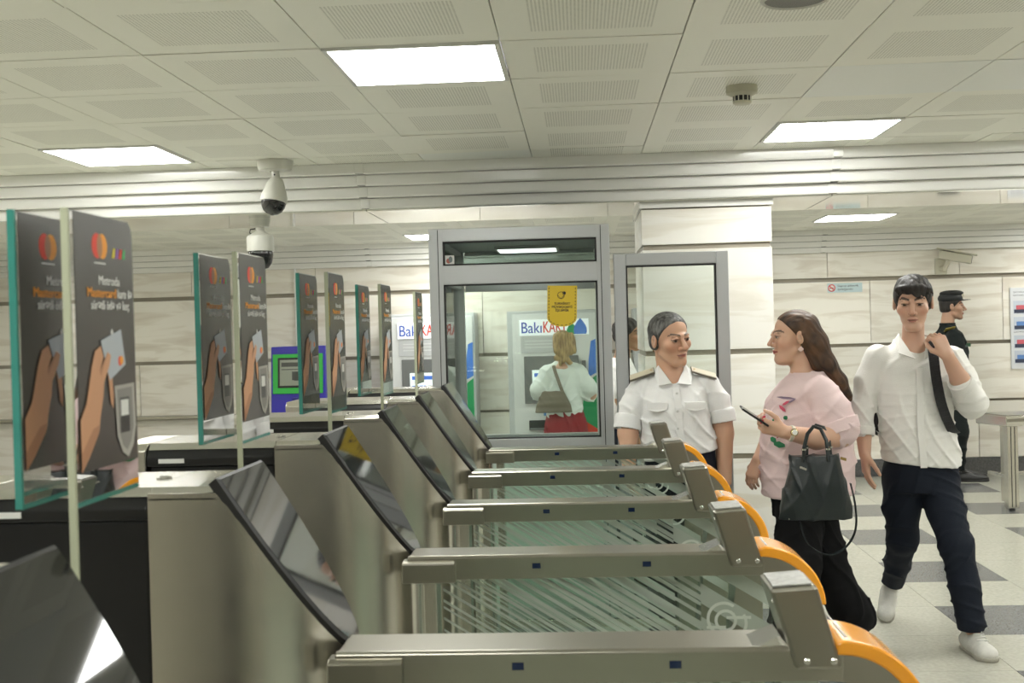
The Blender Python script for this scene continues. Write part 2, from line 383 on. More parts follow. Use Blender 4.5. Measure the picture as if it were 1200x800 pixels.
# ================================================================== TURNSTILES
UD = .27
def clip(poly, x0, x1, z0, z1):
    for (k, v, sg) in ((0, x0, 1), (0, x1, -1), (1, z0, 1), (1, z1, -1)):
        out = []
        for i, p in enumerate(poly):
            q = poly[(i + 1) % len(poly)]; dp, dq = (p[k] - v) * sg, (q[k] - v) * sg
            if dp >= 0: out.append(p)
            if dp * dq < 0:
                t = dp / (dp - dq); out.append((p[0] + (q[0] - p[0]) * t, p[1] + (q[1] - p[1]) * t))
        poly = out
        if len(poly) < 3: return []
    return poly
def make_turnstile():
    t = empty('turnstile')
    zt = 1.257; xs, xt = -.592, -.400; sl = (zt - .962) / (xt - xs)
    ztop = lambda x: zt - max(0, x - xs) * sl
    # nose: flat sides running into a rounded end, cut by the slanted face
    plan = [(-.712, 0.)] + [(-.60 + .20 * math.sin(a), .135 - .135 * math.cos(a)) for a in np.linspace(0, math.pi, 33)] + [(-.712, UD)]
    # refine the start of the slant
    n = len(plan); mb = MB(); vs = [(x, y, 0.) for x, y in plan] + [(x, y, min(zt, ztop(x)) - .008) for x, y in plan]
    mb.add(vs, [(i, i + 1, n + i + 1, n + i) for i in range(n - 1)] + [(n - 1, 0, n, 2 * n - 1), tuple(range(n, 2 * n))])
    mb.build('cabinet_nose', M_steel, t, smooth=True)
    # slanted glass leaf and its rubber rim
    leaf = [(x, y) for x, y in plan[1:-1]]
    nrm = Vector((sl, 0, 1)).normalized()
    def ring(sc, off):
        cx, cy = -.53, .135; out = []
        for x, y in leaf:
            X, Y = cx + (x - cx) * sc, cy + (y - cy) * sc
            p = Vector((X, Y, zt - (X - xs) * sl)) + nrm * off; out.append(p)
        return out
    def rim(a, b_, name, mat, cap):
        nn = len(a); mb = MB(); mb.add(a + b_, [(i, (i + 1) % nn, nn + (i + 1) % nn, nn + i) for i in range(nn)] + ([tuple(range(nn, 2 * nn))] if cap else []))
        return mb.build(name, mat, t, smooth=True, angle=25)
    rr = MB(); A, B_, C_ = ring(1.0, -.012), ring(1.012, .004), ring(.965, .008); nn = len(A)
    rr.add(A + B_ + C_, [(i, (i + 1) % nn, nn + (i + 1) % nn, nn + i) for i in range(nn)] + [(nn + i, nn + (i + 1) % nn, 2 * nn + (i + 1) % nn, 2 * nn + i) for i in range(nn)])
    rr.build('panel_rim', M_rubber, t, smooth=True)
    rim(ring(.97, 0), ring(.967, .0085), 'display_panel', M_blackgloss, True)
    # black gate housing and hood
    MB().box(-1.01, -.716, .012, .135, 0, 1.205).build('gate_housing', M_black, t, .006)
    MB().box(-1.01, -.716, .136, UD - .002, 0, 1.236).build('added_rear_cover', M_steel, t, .004)  # unseen steel back, added to brighten what the next cabinet mirrors
    MB().prism([(.004, 1.205), (.002, 1.225), (.016, 1.243), (.134, 1.243), (.134, 1.205)], 'x', -1.015, -.714).build('housing_hood', M_black, t, .003)
    MB().box(-.985, -.925, -.001, .006, 1.213, 1.223).build('label_strip', M_offw, t)
    MB().prism([(.0, 1.236), (.0, 1.243), (.022, 1.2575), (UD - .022, 1.2575), (UD, 1.243), (UD, 1.236)], 'x', -.712, -.596).build('top_plate', M_plate, t, .002)
    MB().prism([(.012, 1.243), (.024, 1.2575), (UD - .024, 1.2575), (UD - .012, 1.243)], 'x', -1.012, -.7135).build('top_plate', M_plate, t, .001)
    MB().prism([(.0, 0), (.0, 1.243), (.022, 1.2575), (UD - .022, 1.2575), (UD, 1.243), (UD, 0)], 'x', -1.09, -1.016).build('rear_cabinet', M_steel, t, .003)
    MB().lathe([(.013, 0), (.013, .003), (.009, .004), (.009, .002), (.002, .002)], (-.732, .137, 1.2575), 20).build('lock', M_bolt, t, smooth=True)
    # rail
    MB().prism([(-.008, .934), (-.012, .984), (-.006, .989), (.004, .989), (.008, .985), (.120, .985), (.126, .978), (.122, .934)], 'x', -.408, .40).build('rail', M_rail, t, .002)
    MB().prism([(-.022, .929), (-.024, .974), (-.012, .979), (.02, .979), (.02, .929)], 'x', -.420, -.297).build('rail_sleeve', M_rail, t, .003)
    # the bend at the end and the leg below it
    mb = MB(); cx, cz, ro, ri = .385, .860, .127, .074; N = 14; prof = []
    for k in range(N + 1):
        a = math.pi / 2 * k / N; prof.append((cx + ro * math.sin(a), cz + ro * math.cos(a)))
    outer = prof + [(.512, .0)]
    inner = [(.38, .0), (.40, .55), (.43, .78)] + [(cx + ri * math.sin(a), cz + ri * math.cos(a)) for a in np.linspace(math.pi / 2, 0, N + 1)]
    nA = len(outer); 
    # strip faces front/back built as quads between sampled outer and inner
    inn = [(cx + ri * math.sin(math.pi / 2 * k / N), cz + ri * math.cos(math.pi / 2 * k / N)) for k in range(N + 1)] + [(.43, .70), (.40, .40), (.38, 0)]
    out = prof + [(.512, .70), (.512, .40), (.512, 0)]
    nO = len(out); vs = []
    for y in (-.008, .122):
        vs += [(x, y, z) for x, z in out] + [(x, y, z) for x, z in inn]
    fs = []
    for i in range(nO - 1):
        fs.append((i, i + 1, nO + i + 1, nO + i)); o2 = 2 * nO
        fs.append((o2 + nO + i, o2 + nO + i + 1, o2 + i + 1, o2 + i))
        fs.append((o2 + i, o2 + i + 1, i + 1, i)); fs.append((nO + i, nO + i + 1, o2 + nO + i + 1, o2 + nO + i))
    fs.append((0, nO, 3 * nO, 2 * nO)); fs.append((nO - 1, 3 * nO - 1, 4 * nO - 1, 2 * nO - 1))
    mb.add(vs, fs); mb.build('bent_leg', M_rail, t, smooth=True)
    mb = MB(); vs = []; K = 16
    for y in (-.013, .127):
        for rad in (ro - .012, ro + .012):
            for k in range(K + 1):
                a = -.06 + (math.pi / 2 + .02) * k / K; q = rad - (.004 if k in (0,) and rad > ro else 0)
                vs.append((cx + .012 + q * math.sin(a), y, cz + q * math.cos(a)))
    n1 = K + 1; fs = []
    for k in range(K):
        fs += [(k, k + 1, n1 + k + 1, n1 + k), (3 * n1 + k, 3 * n1 + k + 1, 2 * n1 + k + 1, 2 * n1 + k), (n1 + k, n1 + k + 1, 3 * n1 + k + 1, 3 * n1 + k), (2 * n1 + k, 2 * n1 + k + 1, k + 1, k)]
    fs += [(0, n1, 3 * n1, 2 * n1), (K, 2 * n1 + K, 3 * n1 + K, n1 + K)]
    mb.add(vs, fs); b = mb.build('orange_bumper', M_orange, t, .004, smooth=True); b['label'] = 'orange plastic bumper on the bend'
    mb = MB()
    for k in range(3): mb.obox((.415 + .03 * k, .057, .992 - .010 * k - .004 * k * k), (.010, 0, -.004), (0, .045, 0), (.002, 0, .004))
    mb.build('bumper_insert', P('bumper_grey', (.55, .52, .45), .4), b)
    # leaning box on the rail
    th = MB(); f = [(.325, .955), (.397, .955), (.360, 1.088), (.286, 1.083)]
    th.prism(f, 'y', -.020, .098); bx = th.build('leaning_post', M_rail, t, .006)
    MB().obox((.323, .039, 1.0875), (.030, 0, .002), (0, .05, 0), (0, 0, .001)).build('reader_top', P('reader_grey', (.5, .5, .47), .35, var=.4, vscale=60, bump=.2, bscale=200), bx)
    for x in (.341, .383): MB().lathe([(.0055, 0), (.0055, .002), (.003, .004)], (x, -.0195, .969), 10, ax=(1, 0, 0), ay=(0, 0, 1), az=(0, -1, 0)).build('bolt', M_bolt, bx, smooth=True)
    for k in range(4): MB().lathe([(.004, 0), (.003, .003)], (.322 - .0095 * k, -.008 + 0 * k, .985 + .026 * k), 8, ax=(0, 1, 0), ay=(0, 0, 1), az=(-1, 0, 0)).build('bolt', M_bolt, bx)
    MB().add([(.262, .0, .985), (.318, .0, .985), (.318, .09, .985), (.262, .09, .985), (.305, .01, 1.003), (.305, .085, 1.003)], [(0, 1, 4), (1, 2, 5, 4), (2, 3, 5), (3, 0, 4, 5)]).build('corner_bracket', M_plate, t)
    for x in (-.113, .137): MB().box(x - .0095, x + .0095, -.0125, -.006, .958, .970).build('sensor_window', M_sensor, t)
    # glass below the rail
    MB().box(-.378, -.346, .02, .10, 0, .934).build('glass_post', M_steel, t, .003)
    MB().box(-.346, .40, .045, .075, .20, .235).build('bottom_bar', M_steel, t, .003)
    g = MB().box(-.346, .425, .055, .063, .235, .935).build('glass_panel', M_railglass, t)
    mb = MB(); x = -1.30; k = 0; rng = random.Random(3)
    while x < .42:
        u = max(0, min(1, (x + .75) / 1.05)); wd = .0032 + .009 * u * rng.uniform(.5, 1.2); gap = .046 - .014 * u
        dz = -.62
        poly = [(x, .95), (x + wd / .53, .95), (x + wd / .53 + 1.3, .95 + dz * 1.3), (x + 1.3, .95 + dz * 1.3)]
        pl = clip(poly, -.335, .262, .24, .93)
        if pl: mb.flat([(p[0], .0535, p[1]) for p in pl])
        x += gap * (1 if k % 3 else .55); k += 1
    for (x0, wd) in ((.02, .045), (.115, .075), (.255, .06), (.36, .04)):
        poly = [(x0, .95), (x0 + wd, .95), (x0 + wd + 1.0, .95 - .62), (x0 + 1.0, .95 - .62)]
        pl = clip(poly, .262, .42, .24, .93)
        if pl: mb.flat([(p[0], .0535, p[1]) for p in pl])
    s_ = mb.build('frosted_stripes', M_frost, g); s_['kind'] = 'stuff'
    mb = MB(); cxl, czl = .318, .818
    def arc(r0_, r1_, a0, a1, ox=0, oz=0):
        NN = 18; o_ = [(cxl + ox + r0_ * math.cos(a0 + (a1 - a0) * q / NN), .0525, czl + oz + r0_ * math.sin(a0 + (a1 - a0) * q / NN)) for q in range(NN + 1)]
        i_ = [(cxl + ox + r1_ * math.cos(a0 + (a1 - a0) * q / NN), .0525, czl + oz + r1_ * math.sin(a0 + (a1 - a0) * q / NN)) for q in range(NN + 1)]
        mb.add(o_ + i_, [(q, q + 1, NN + 2 + q, NN + 1 + q) for q in range(NN)])
    arc(.040, .033, .9, 4.4, -.004, .004); arc(.026, .019, 0, 6.28); arc(.040, .033, -2.0, .55, .010, -.006)
    mb.flat([(cxl + .002, .0525, czl + .010), (cxl + .058, .0525, czl + .010), (cxl + .058, .0525, czl + .003), (cxl + .002, .0525, czl + .003)])
    mb.flat([(cxl - .044, .0525, czl - .012), (cxl + .0, .0525, czl - .012), (cxl, .0525, czl - .019), (cxl - .044, .0525, czl - .019)])
    mb.build('etched_emblem', sheet_glass('emblem_print', (.9, .95, .92), frost=.85, fcol=(.85, .88, .82)), g)
    return t
TL = ['turnstile at bottom left corner showing only its black slanted panel', 'nearest turnstile with its full steel cabinet and wide bottom rail', 'second full turnstile back from the camera, yellow reflected in its slanted panel',
      'third full turnstile back from the camera, middle rail of the five', 'fourth full turnstile back, second last before the booth', 'farthest turnstile, rail running just in front of the booth window']
U0, PITCH = 1.91, .81
t0 = make_turnstile()
TG = 'stainless steel ticket turnstiles in a row'
for i in range(6):
    t = t0 if i == 0 else copy_tree(t0)
    t.location = (0, U0 + PITCH * (i - 1) - (.06 if i == 0 else 0), 0); tag(t, TL[i], 'turnstile', TG)

# ---- tall glass gate leaves with advertising posters
def poster_print(near, far, zb, zt):
    W, Hh = far - near, zt - zb; mb = MB()
    xo = [.0002]
    def pt(s, q): return (xo[0], near + s * W, zt - q * Hh)
    def poly(pts, m): xo[0] += .00004; mb.flat([pt(s, q) for s, q in pts], m)
    def ellip(s, q, rs, m, rq=None):
        rq = rq or rs * W / Hh; poly([(s + rs * math.cos(a), q + rq * math.sin(a)) for a in np.linspace(0, 2 * math.pi, 24)[:-1]], m)
    ellip(.36, .125, .085, 0); ellip(.45, .125, .085, 1); ellip(.405, .125, .045, 9, .047)
    poly([(.31, .19), (.50, .19), (.50, .196), (.31, .196)], 2)
    for s, mm in ((.64, 3), (.70, 4), (.76, 0), (.82, 5)): poly([(s - .03, .165), (s, .125), (s + .035, .125), (s + .02, .165)], mm)
    def tx(st, q, size, s, m, width): xo[0] += .00012; text_into(mb, st, size, pt(s, q), (0, 1, 0), (0, 0, 1), m, width=width * W, bold=.0005)
    tx('Metroda', .262, .017, .55, 2, .36); tx('Mastercard', .312, .017, .42, 1, .48); tx('kartı ilə', .312, .017, .82, 2, .26); tx('sürətli ödə və keç', .360, .017, .56, 2, .66)
    for r_ in (.016, .03, .044): poly([(.54 + r_ * math.cos(a) * 1.0, .47 + r_ * .5 * math.sin(a)) for a in np.linspace(-.9, .9, 7)] + [(.535 + r_ * .75 * math.cos(a), .47 + r_ * .4 * math.sin(a)) for a in np.linspace(.9, -.9, 7)], 2)
    # reader
    poly([(.58, .685), (.94, .68), (.955, .86), (.90, .94), (.80, .985), (.70, .96), (.61, .89)], 8); poly([(.62, .70), (.90, .695), (.91, .86), (.86, .92), (.78, .955), (.70, .93), (.645, .87)], 7)
    poly([(.67, .735), (.84, .735), (.84, .88), (.67, .88)], 10); poly([(.685, .745), (.825, .745), (.825, .81), (.685, .81)], 2)
    # fingers behind the card, card, hand in front
    poly([(.46, .60), (.53, .58), (.56, .72), (.55, .775), (.51, .75)], 6); poly([(.52, .58), (.60, .56), (.62, .60), (.57, .64)], 6)
    poly([(.36, .50), (.72, .455), (.79, .60), (.50, .66)], 11); ellip(.69, .585, .035, 0); ellip(.72, .582, .03, 1)
    poly([(.0, .80), (.10, .74), (.20, .60), (.26, .54), (.36, .52), (.40, .565), (.33, .62), (.47, .545), (.53, .56), (.50, .60), (.40, .665), (.38, .72), (.32, .80), (.30, .85), (.12, .95), (.0, 1.)], 6)
    poly([(.33, .62), (.47, .545), (.475, .553), (.345, .64)], 9); poly([(.0, .93), (.2, .84), (.30, .83), (.29, .86), (.12, .95), (.0, 1.)], 9)
    return mb
PM = [M_red, M_amber, M_offw, M_yel, M_vio, M_prgreen, M_skinp, M_devp, M_devl, M_skinp2, M_black, M_cardp]
def make_leaf(kind):
    t = empty('gate_leaf'); ed = M_teal if kind == 'a' else M_creamedge
    W = .205; zb = 1.30 if kind == 'a' else .95; ztp = 1.662; zg = 1.30
    prof = [(0.006, zg), (W, zg), (W, ztp - .02), (W - .004, ztp - .008), (W - .014, ztp), (.006, ztp)]
    g = MB(); g.prism(prof, 'x', -.009, 0); g.build('glass_pane', M_railglass, t)
    MB().box(-.0092, .0003, 0, .006, zb, ztp).build('glass_edge', ed, t, .001)
    a = .016 if kind == 'b' else .010
    pz = 1.345 if kind == 'a' else 1.34
    MB().prism([(a, pz), (W - .001, pz), (W - .001, ztp - .022), (W - .005, ztp - .01), (W - .015, ztp - .002), (a, ztp - .002)], 'x', -.0005, .0006).build('poster', M_poster, t)
    po = t.children[-1]
    mb = poster_print(a, W, pz, ztp); mb.v = [(x + .0006, y, z) for x, y, z in mb.v]; mb.build('poster_print', PM, po)
    if kind == 'a':
        MB().box(-.0092, .0002, .002, W, zb - .0005, zb + .006).build('lower_edge', M_teal, t)
        MB().box(.0008, .058, .15, .165, 1.306, 1.318).build('spacer', M_bolt, t)
    else:
        MB().box(-.022, .010, -.032, .02, .97, 1.06).build('hinge_clamp', M_black, t, .004)
        MB().box(-.0092, .0002, .006, W, zg - .0005, zg + .006).build('lower_edge', M_teal, t)
    return t
la, lb_ = make_leaf('a'), make_leaf('b')
order = ['nearest', 'second', 'third', 'fourth', 'fifth']
for i in range(5):
    y = U0 + PITCH * (i - 1) + UD + .031
    if i < 4:
        t = la if i == 0 else copy_tree(la); t.location = (-.688 + (.012 if i == 0 else -.026), y, 0)
        tag(t, 'left teal-edged leaf of the %s pair of tall glass gate panels with dark card poster' % order[i], 'gate panel', 'tall glass gate panels with posters')
    t = lb_ if i == 0 else copy_tree(lb_); t.location = (-.622 + (.012 if i == 0 else -.018), y, 0)
    tag(t, ('right cream-edged leaf of the %s pair of tall glass gate panels with dark card poster' % order[i]) if i < 4 else 'single farthest tall glass gate panel with dark poster, next to the booth', 'gate panel', 'tall glass gate panels with posters')

# ================================================================== BOOTH
bt = empty('booth', (0, 6.0, 0)); tag(bt, 'grey aluminium and glass attendant booth behind the turnstiles', 'booth')
X0, X1, D, ZT = -.752, .158, 1.22, 2.02
def bb(name, *a, mat=M_alu, bev=.003): return box(name, *a, mat, bt, bev)
for (x0, x1, y0, y1) in ((X0, X0 + .072, 0, .07), (X1 - .066, X1, 0, .07), (X0, X0 + .06, D - .06, D), (X1 - .06, X1, D - .06, D)):
    bb('post', x0, x1, y0, y1, 0, ZT)
    if y0 == 0: bb('post_groove', x0 + (.045 if x0 < 0 else .02), x0 + (.049 if x0 < 0 else .024), -.001, .01, .02, ZT - .005, mat=M_gasket, bev=0)
for (y0, y1) in ((0, .07), (D - .06, D)):
    for (z0, z1) in ((1.955, ZT), (1.738, 1.835), (.90, .955) if y0 == 0 else (.82, .875), (0, .10)):
        bb('cross_beam', X0 + .07, X1 - .064, y0, y1, z0, z1)
for x0 in (X0, X1 - .05):
    for (z0, z1) in ((1.955, ZT), (1.755, 1.82), (.90, .955), (0, .10)): bb('side_beam', x0, x0 + .05, .07, D - .06, z0, z1)
bb('roof', X0 + .01, X1 - .01, .02, D - .02, 1.975, 2.012, mat=M_aludark)
bb('upper_pane', X0 + .07, X1 - .064, .03, .036, 1.833, 1.957, mat=M_tint, bev=0)
bb('upper_pane', X0 + .06, X1 - .06, D - .03, D - .024, 1.833, 1.957, mat=M_tint, bev=0)
bb('front_pane', X0 + .07, X1 - .064, .03, .036, .953, 1.74, mat=M_glass, bev=0)
bb('rear_pane', X0 + .06, X1 - .06, D - .03, D - .024, .873, 1.74, mat=M_glass, bev=0)
for x in (X0 + .022, X1 - .028):
    bb('side_pane', x, x + .006, .07, D - .06, .953, 1.756, mat=M_glass, bev=0); bb('side_pane', x, x + .006, .07, D - .06, 1.818, 1.957, mat=M_glass, bev=0)
g_ = MB()
for (x0, x1, z0, z1) in ((X0 + .072, X1 - .066, 1.835, 1.955), (X0 + .072, X1 - .066, .955, 1.738)):
    q = .007
    g_.box(x0, x1, -.001, .03, z1 - q, z1).box(x0, x1, -.001, .03, z0, z0 + q).box(x0, x0 + q, -.001, .03, z0, z1).box(x1 - q, x1, -.001, .03, z0, z1)
g_.build('gasket', M_gasket, bt)
M_lower = P('frosted_lower_panel', (.50, .60, .54), .35)
bb('lower_panel', X0 + .07, X1 - .064, .025, .045, .10, .90, mat=M_lower, bev=0)
bb('lower_panel', X0 + .06, X1 - .06, D - .045, D - .025, .10, .82, mat=M_lower, bev=0)
for x in (X0 + .02, X1 - .04): bb('lower_panel', x, x + .015, .07, D - .06, .10, .90, mat=M_lower, bev=0)
bl = bb('booth_lamp', -.47, -.11, .72, 1.05, 1.957, 1.974, mat=M_frame, bev=.002); MB().box(-.165, .165, -.15, .15, -.0105, -.007).build('diffuser', emission('booth_diffuser', (1, 1, .97), 4), bl)
st = bb('sticker', X0 + .076, X0 + .126, .0285, .0295, 1.838, 1.888, mat=M_offw, bev=0)
mb = MB(); mb.flat([(-.004 + .012 * math.cos(a), -.0008, -.003 + .013 * math.sin(a)) for a in np.linspace(0, 6.28, 14)[:-1]], 0).flat([(.006 + .010 * math.cos(a), -.001, .004 + .016 * math.sin(a)) for a in np.linspace(0, 6.28, 14)[:-1]], 1)
mb.build('sticker_print', [P('sticker_red', (.55, .15, .12), .5), P('sticker_grey', (.2, .25, .25), .5)], st)
# yellow pennant notice hanging from the booth beam
ps = empty('pennant_sign', (-.090, 5.985, 1.512)); tag(ps, 'yellow tongue-shaped notice hanging on the booth window', 'sign')
pr = [(-.074, .205), (.074, .205)] + [(max(-.0739, .074 * math.cos(a)), .045 + .045 * math.sin(a)) for a in np.linspace(0, -math.pi, 17)]
MB().prism(pr, 'y', -.002, .002).build('card', P('notice_yellow', (.66, .47, .02), .45), ps)
mb = MB(); 
for i, (a, b2) in enumerate([((-.066, z), (-.066, z - .008)) for z in np.arange(.195, .05, -.016)] + [((.066, z), (.066, z - .008)) for z in np.arange(.195, .05, -.016)]):
    mb.flat([(a[0] - .0017, -.0027, a[1]), (a[0] + .0017, -.0027, a[1]), (b2[0] + .0017, -.0027, b2[1]), (b2[0] - .0017, -.0027, b2[1])])
for a in np.linspace(-.25, -math.pi + .25, 9):
    c = Vector((.066 * math.cos(a), -.0027, .045 + .038 * math.sin(a))); d = Vector((-.066 * math.sin(a), 0, .038 * math.cos(a))).normalized() * .005; nn_ = Vector((d.z, 0, -d.x)).normalized() * .0016
    mb.flat([c - d - nn_, c + d - nn_, c + d + nn_, c - d + nn_])
for s_, z in (('TURNİKET', .115), ('MÜVƏQQƏTİ', .098), ('İŞLƏMİR', .081)): text_into(mb, s_, .0165, (0, -.0028, z), (1, 0, 0), (0, 0, 1), bold=.0005)
for (x, z, r) in ((-.006, .157, .017), (.010, .168, .008)):
    mb.tube([(x + r * math.cos(a), -.003, z + r * math.sin(a)) for a in np.linspace(0, 6.28, 13)[:-1]], .0012, 4, closed=True)
mb.lathe([(.006, 0), (.006, .001)], (.011, -.003, .168), 12, ax=(1, 0, 0), ay=(0, 0, 1), az=(0, -1, 0))
mb.tube([(-.022, -.003, .157), (-.006, -.003, .141), (.010, -.003, .157)], .0012, 4)
mb.build('lettering', P('print_black', (.02, .02, .02), .5), ps)
ps.rotation_euler = (0, math.radians(2), 0)
# open framed glass door
dr = empty('door_1', (.178, 6.06, 0), math.radians(0)); tag(dr, 'open grey framed glass door of the booth behind the guard', kind='structure')
W_, HT, s_ = .575, 1.872, .062
for nm, a in (('door_stile', (0, s_, 0, .045, .02, HT)), ('door_stile', (W_ - s_, W_, 0, .045, .02, HT)), ('door_rail', (s_, W_ - s_, 0, .045, HT - s_, HT)), ('door_rail', (s_, W_ - s_, 0, .045, .02, .14))):
    box(nm, *a, M_alu, dr, .004)
box('door_glass', s_ - .004, W_ - s_ + .004, .02, .026, .138, HT - s_ + .002, M_glass, dr)
q = MB(); q.box(s_, s_ + .006, -.001, .044, .14, HT - s_).box(W_ - s_ - .007, W_ - s_, -.001, .044, .14, HT - s_).box(s_, W_ - s_, -.001, .044, HT - s_ - .007, HT - s_); q.build('gasket', M_gasket, dr)
box('handle', W_ - .045, W_ - .02, -.03, -.001, .98, 1.10, M_aludark, dr, .004)

# ================================================================== MACHINES AT THE FAR WALL
M_kiosk = P('kiosk_grey', (.52, .54, .55), .35); M_kdark = P('kiosk_dark', (.16, .17, .17), .4); M_kw = P('kiosk_white', (.7, .72, .72), .35)
M_sign = P('sign_panel', (.8, .82, .84), .3, emit=(.9, .95, 1), es=.45)
M_screen = P('kiosk_screen', (.7, .75, .75), .2, emit=(.85, .95, .95), es=.6)
def ticket_machine(x, y, label):
    t = empty('ticket_machine', (x, y, 0)); tag(t, label, 'ticket machine', 'grey ticket machines at the far wall')
    Wd, Hh = .855, 1.68
    MB().box(-Wd / 2, Wd / 2, 0, .38, 0, Hh).build('cabinet', M_kiosk, t, .008)
    f = MB(); f.box(-Wd / 2 + .05, Wd / 2 - .02, -.012, 0, .10, Hh - .03); f.build('front_panel', M_kw, t, .004)
    sg = MB().box(-.31, .345, -.025, -.012, 1.445, 1.595).build('header_sign', M_sign, t, .002)
    mb = MB(); text_into(mb, 'Bakı', .150, (-.195, -.0265, 1.515), (1, 0, 0), (0, 0, 1), 0, width=.19, bold=.001); text_into(mb, 'KART', .155, (.025, -.0265, 1.517), (1, 0, 0), (0, 0, 1), 1, width=.22, bold=.0015)
    mb.build('lettering', [M_blue, M_red], sg)
    # green and blue drops printed on the right side
    def drop(cx, base, top, hw, m_, nm, y_):
        q_ = [(.0, 1.), (.22, .90), (.52, .74), (.80, .55), (.97, .36), (1., .18), (.90, .0)]
        pts = [(cx + hw * x_, y_, base + (top - base) * z_) for x_, z_ in q_] + [(cx - hw * x_, y_, base + (top - base) * z_) for x_, z_ in q_[:0:-1]]
        MB().flat(pts).build(nm, m_, t)
    drop(.265, 1.45, 1.60, .062, P('drop_blue', (.07, .22, .72), .4), 'printed_drop', -.0268)
    drop(.185, 1.45, 1.56, .050, P('drop_green', (.02, .33, .12), .4), 'printed_drop', -.0266)
    MB().flat([(.24, -.0130, .55), (.405, -.0130, .50), (.405, -.0130, 1.06), (.33, -.0130, 1.00), (.28, -.0130, .85)]).build('printed_leaf', P('drop_green', (.02, .33, .12), .4), t)
    MB().flat([(.33, -.0132, 1.04), (.405, -.0132, 1.08), (.405, -.0132, 1.40), (.36, -.0132, 1.38), (.335, -.0132, 1.2)]).build('printed_leaf', P('drop_blue', (.07, .22, .72), .4), t)
    MB().flat([(.22, -.0131, .48), (.405, -.0131, .44), (.405, -.0131, .55), (.30, -.0131, .62)]).build('printed_leaf', M_red, t)
    MB().box(-.30, .22, -.018, -.012, 1.28, 1.43).build('notice_plate', M_kiosk, t, .002)
    mb = MB()
    for z in (1.39, 1.36, 1.33): mb.box(-.26, .12, -.0188, -.018, z, z + .008)
    mb.build('notice_lines', M_kw, t.children[-1])
    fr = MB().box(-.275, .24, -.03, -.012, .80, 1.25).build('screen_frame', M_kdark, t, .006)
    MB().box(-.20, .17, -.034, -.03, .84, 1.12).build('screen', M_screen, fr)
    mb = MB().box(-.18, .15, -.0355, -.034, 1.055, 1.09).box(-.18, -.05, -.0355, -.034, .95, 1.0)
    mb.box(-.03, .04, -.0355, -.034, .95, 1.0, 1).box(-.1, .1, -.0355, -.034, .86, .875, 1); mb.build('screen_print', [P('screen_blue', (.05, .15, .55), .4, emit=(.1, .25, .8), es=.3), M_kiosk], fr)
    MB().box(.27, .31, -.05, -.012, 1.02, 1.20).build('card_reader', M_kdark, t, .004)
    MB().box(-.10, .06, -.03, -.012, .685, .755).build('coin_panel', P('coin_blue', (.10, .28, .62), .4), t, .003)
    MB().box(-.24, .30, -.045, -.012, .555, .645).build('tray', M_gasket, t, .004)
    MB().box(-.235, .295, -.060, -.045, .552, .572).build('tray_lip', M_kdark, t, .003)
    return t
ticket_machine(-.262, 11.31, 'grey ticket machine seen through the booth window with a woman at it')
ticket_machine(-1.425, 11.31, 'grey ticket machine left of the booth behind the farthest gate panel')
ticket_machine(.93, 11.31, 'grey ticket machine mostly hidden behind the marble pillar')
bk = empty('payment_terminal', (-2.63, 10.95, 0)); tag(bk, 'blue and green payment terminal standing against the far wall', 'terminal')
M_tblue = P('terminal_blue', (.022, .018, .36), .3); M_tgreen = P('terminal_green', (.02, .42, .05), .3)
MB().prism([(.0, 0), (.0, .80), (.06, 1.405), (.45, 1.405), (.45, 0)], 'x', -.255, .255).build('cabinet', M_tblue, bk, .01)
nv = Vector((0, -.995, .099)); upv = Vector((0, .0987, .995))
def on(z, off): return Vector((0, (z - .80) * .0992, z)) + nv * off
b1 = MB().obox(on(1.15, .008), (.235, 0, 0), nv * .008, upv * .185).build('screen_bezel', M_tgreen, bk, .005)
MB().obox(on(1.16, .020), (.185, 0, 0), nv * .004, upv * .14).build('screen_border', M_gasket, bk, .003)
sc_ = MB().obox(on(1.16, .026), (.165, 0, 0), nv * .002, upv * .12).build('screen', P('terminal_screen', (.20, .22, .17), .15, emit=(.5, .55, .4), es=.08), bk)
mb = MB()
for (x, z, w_, h_) in ((0, 1.235, .15, .02), (-.08, 1.13, .05, .04), (.03, 1.15, .02, .02), (.05, 1.10, .03, .015), (0, 1.19, .15, .004)): mb.obox(on(z, .0285), (w_, 0, 0), nv * .0005, upv * h_)
mb.build('screen_print', P('screen_dark', (.05, .055, .045), .3), sc_)
MB().box(-.05, .19, -.012, .02, .855, .93).build('printer_slot', P('terminal_deep', (.012, .010, .18), .4), bk, .004)
s1 = MB().box(.02, .18, -.03, -.0, .72, .83).build('tray', M_tgreen, bk, .006); MB().box(.05, .16, -.034, -.026, .745, .80).build('tray_slot', M_gasket, s1)
mb = MB(); text_into(mb, 'mula', .10, (-.125, -.002, .745), (1, 0, 0), (0, 0, 1), 0, width=.21, bold=.003); mb.build('lettering', M_offw, bk)

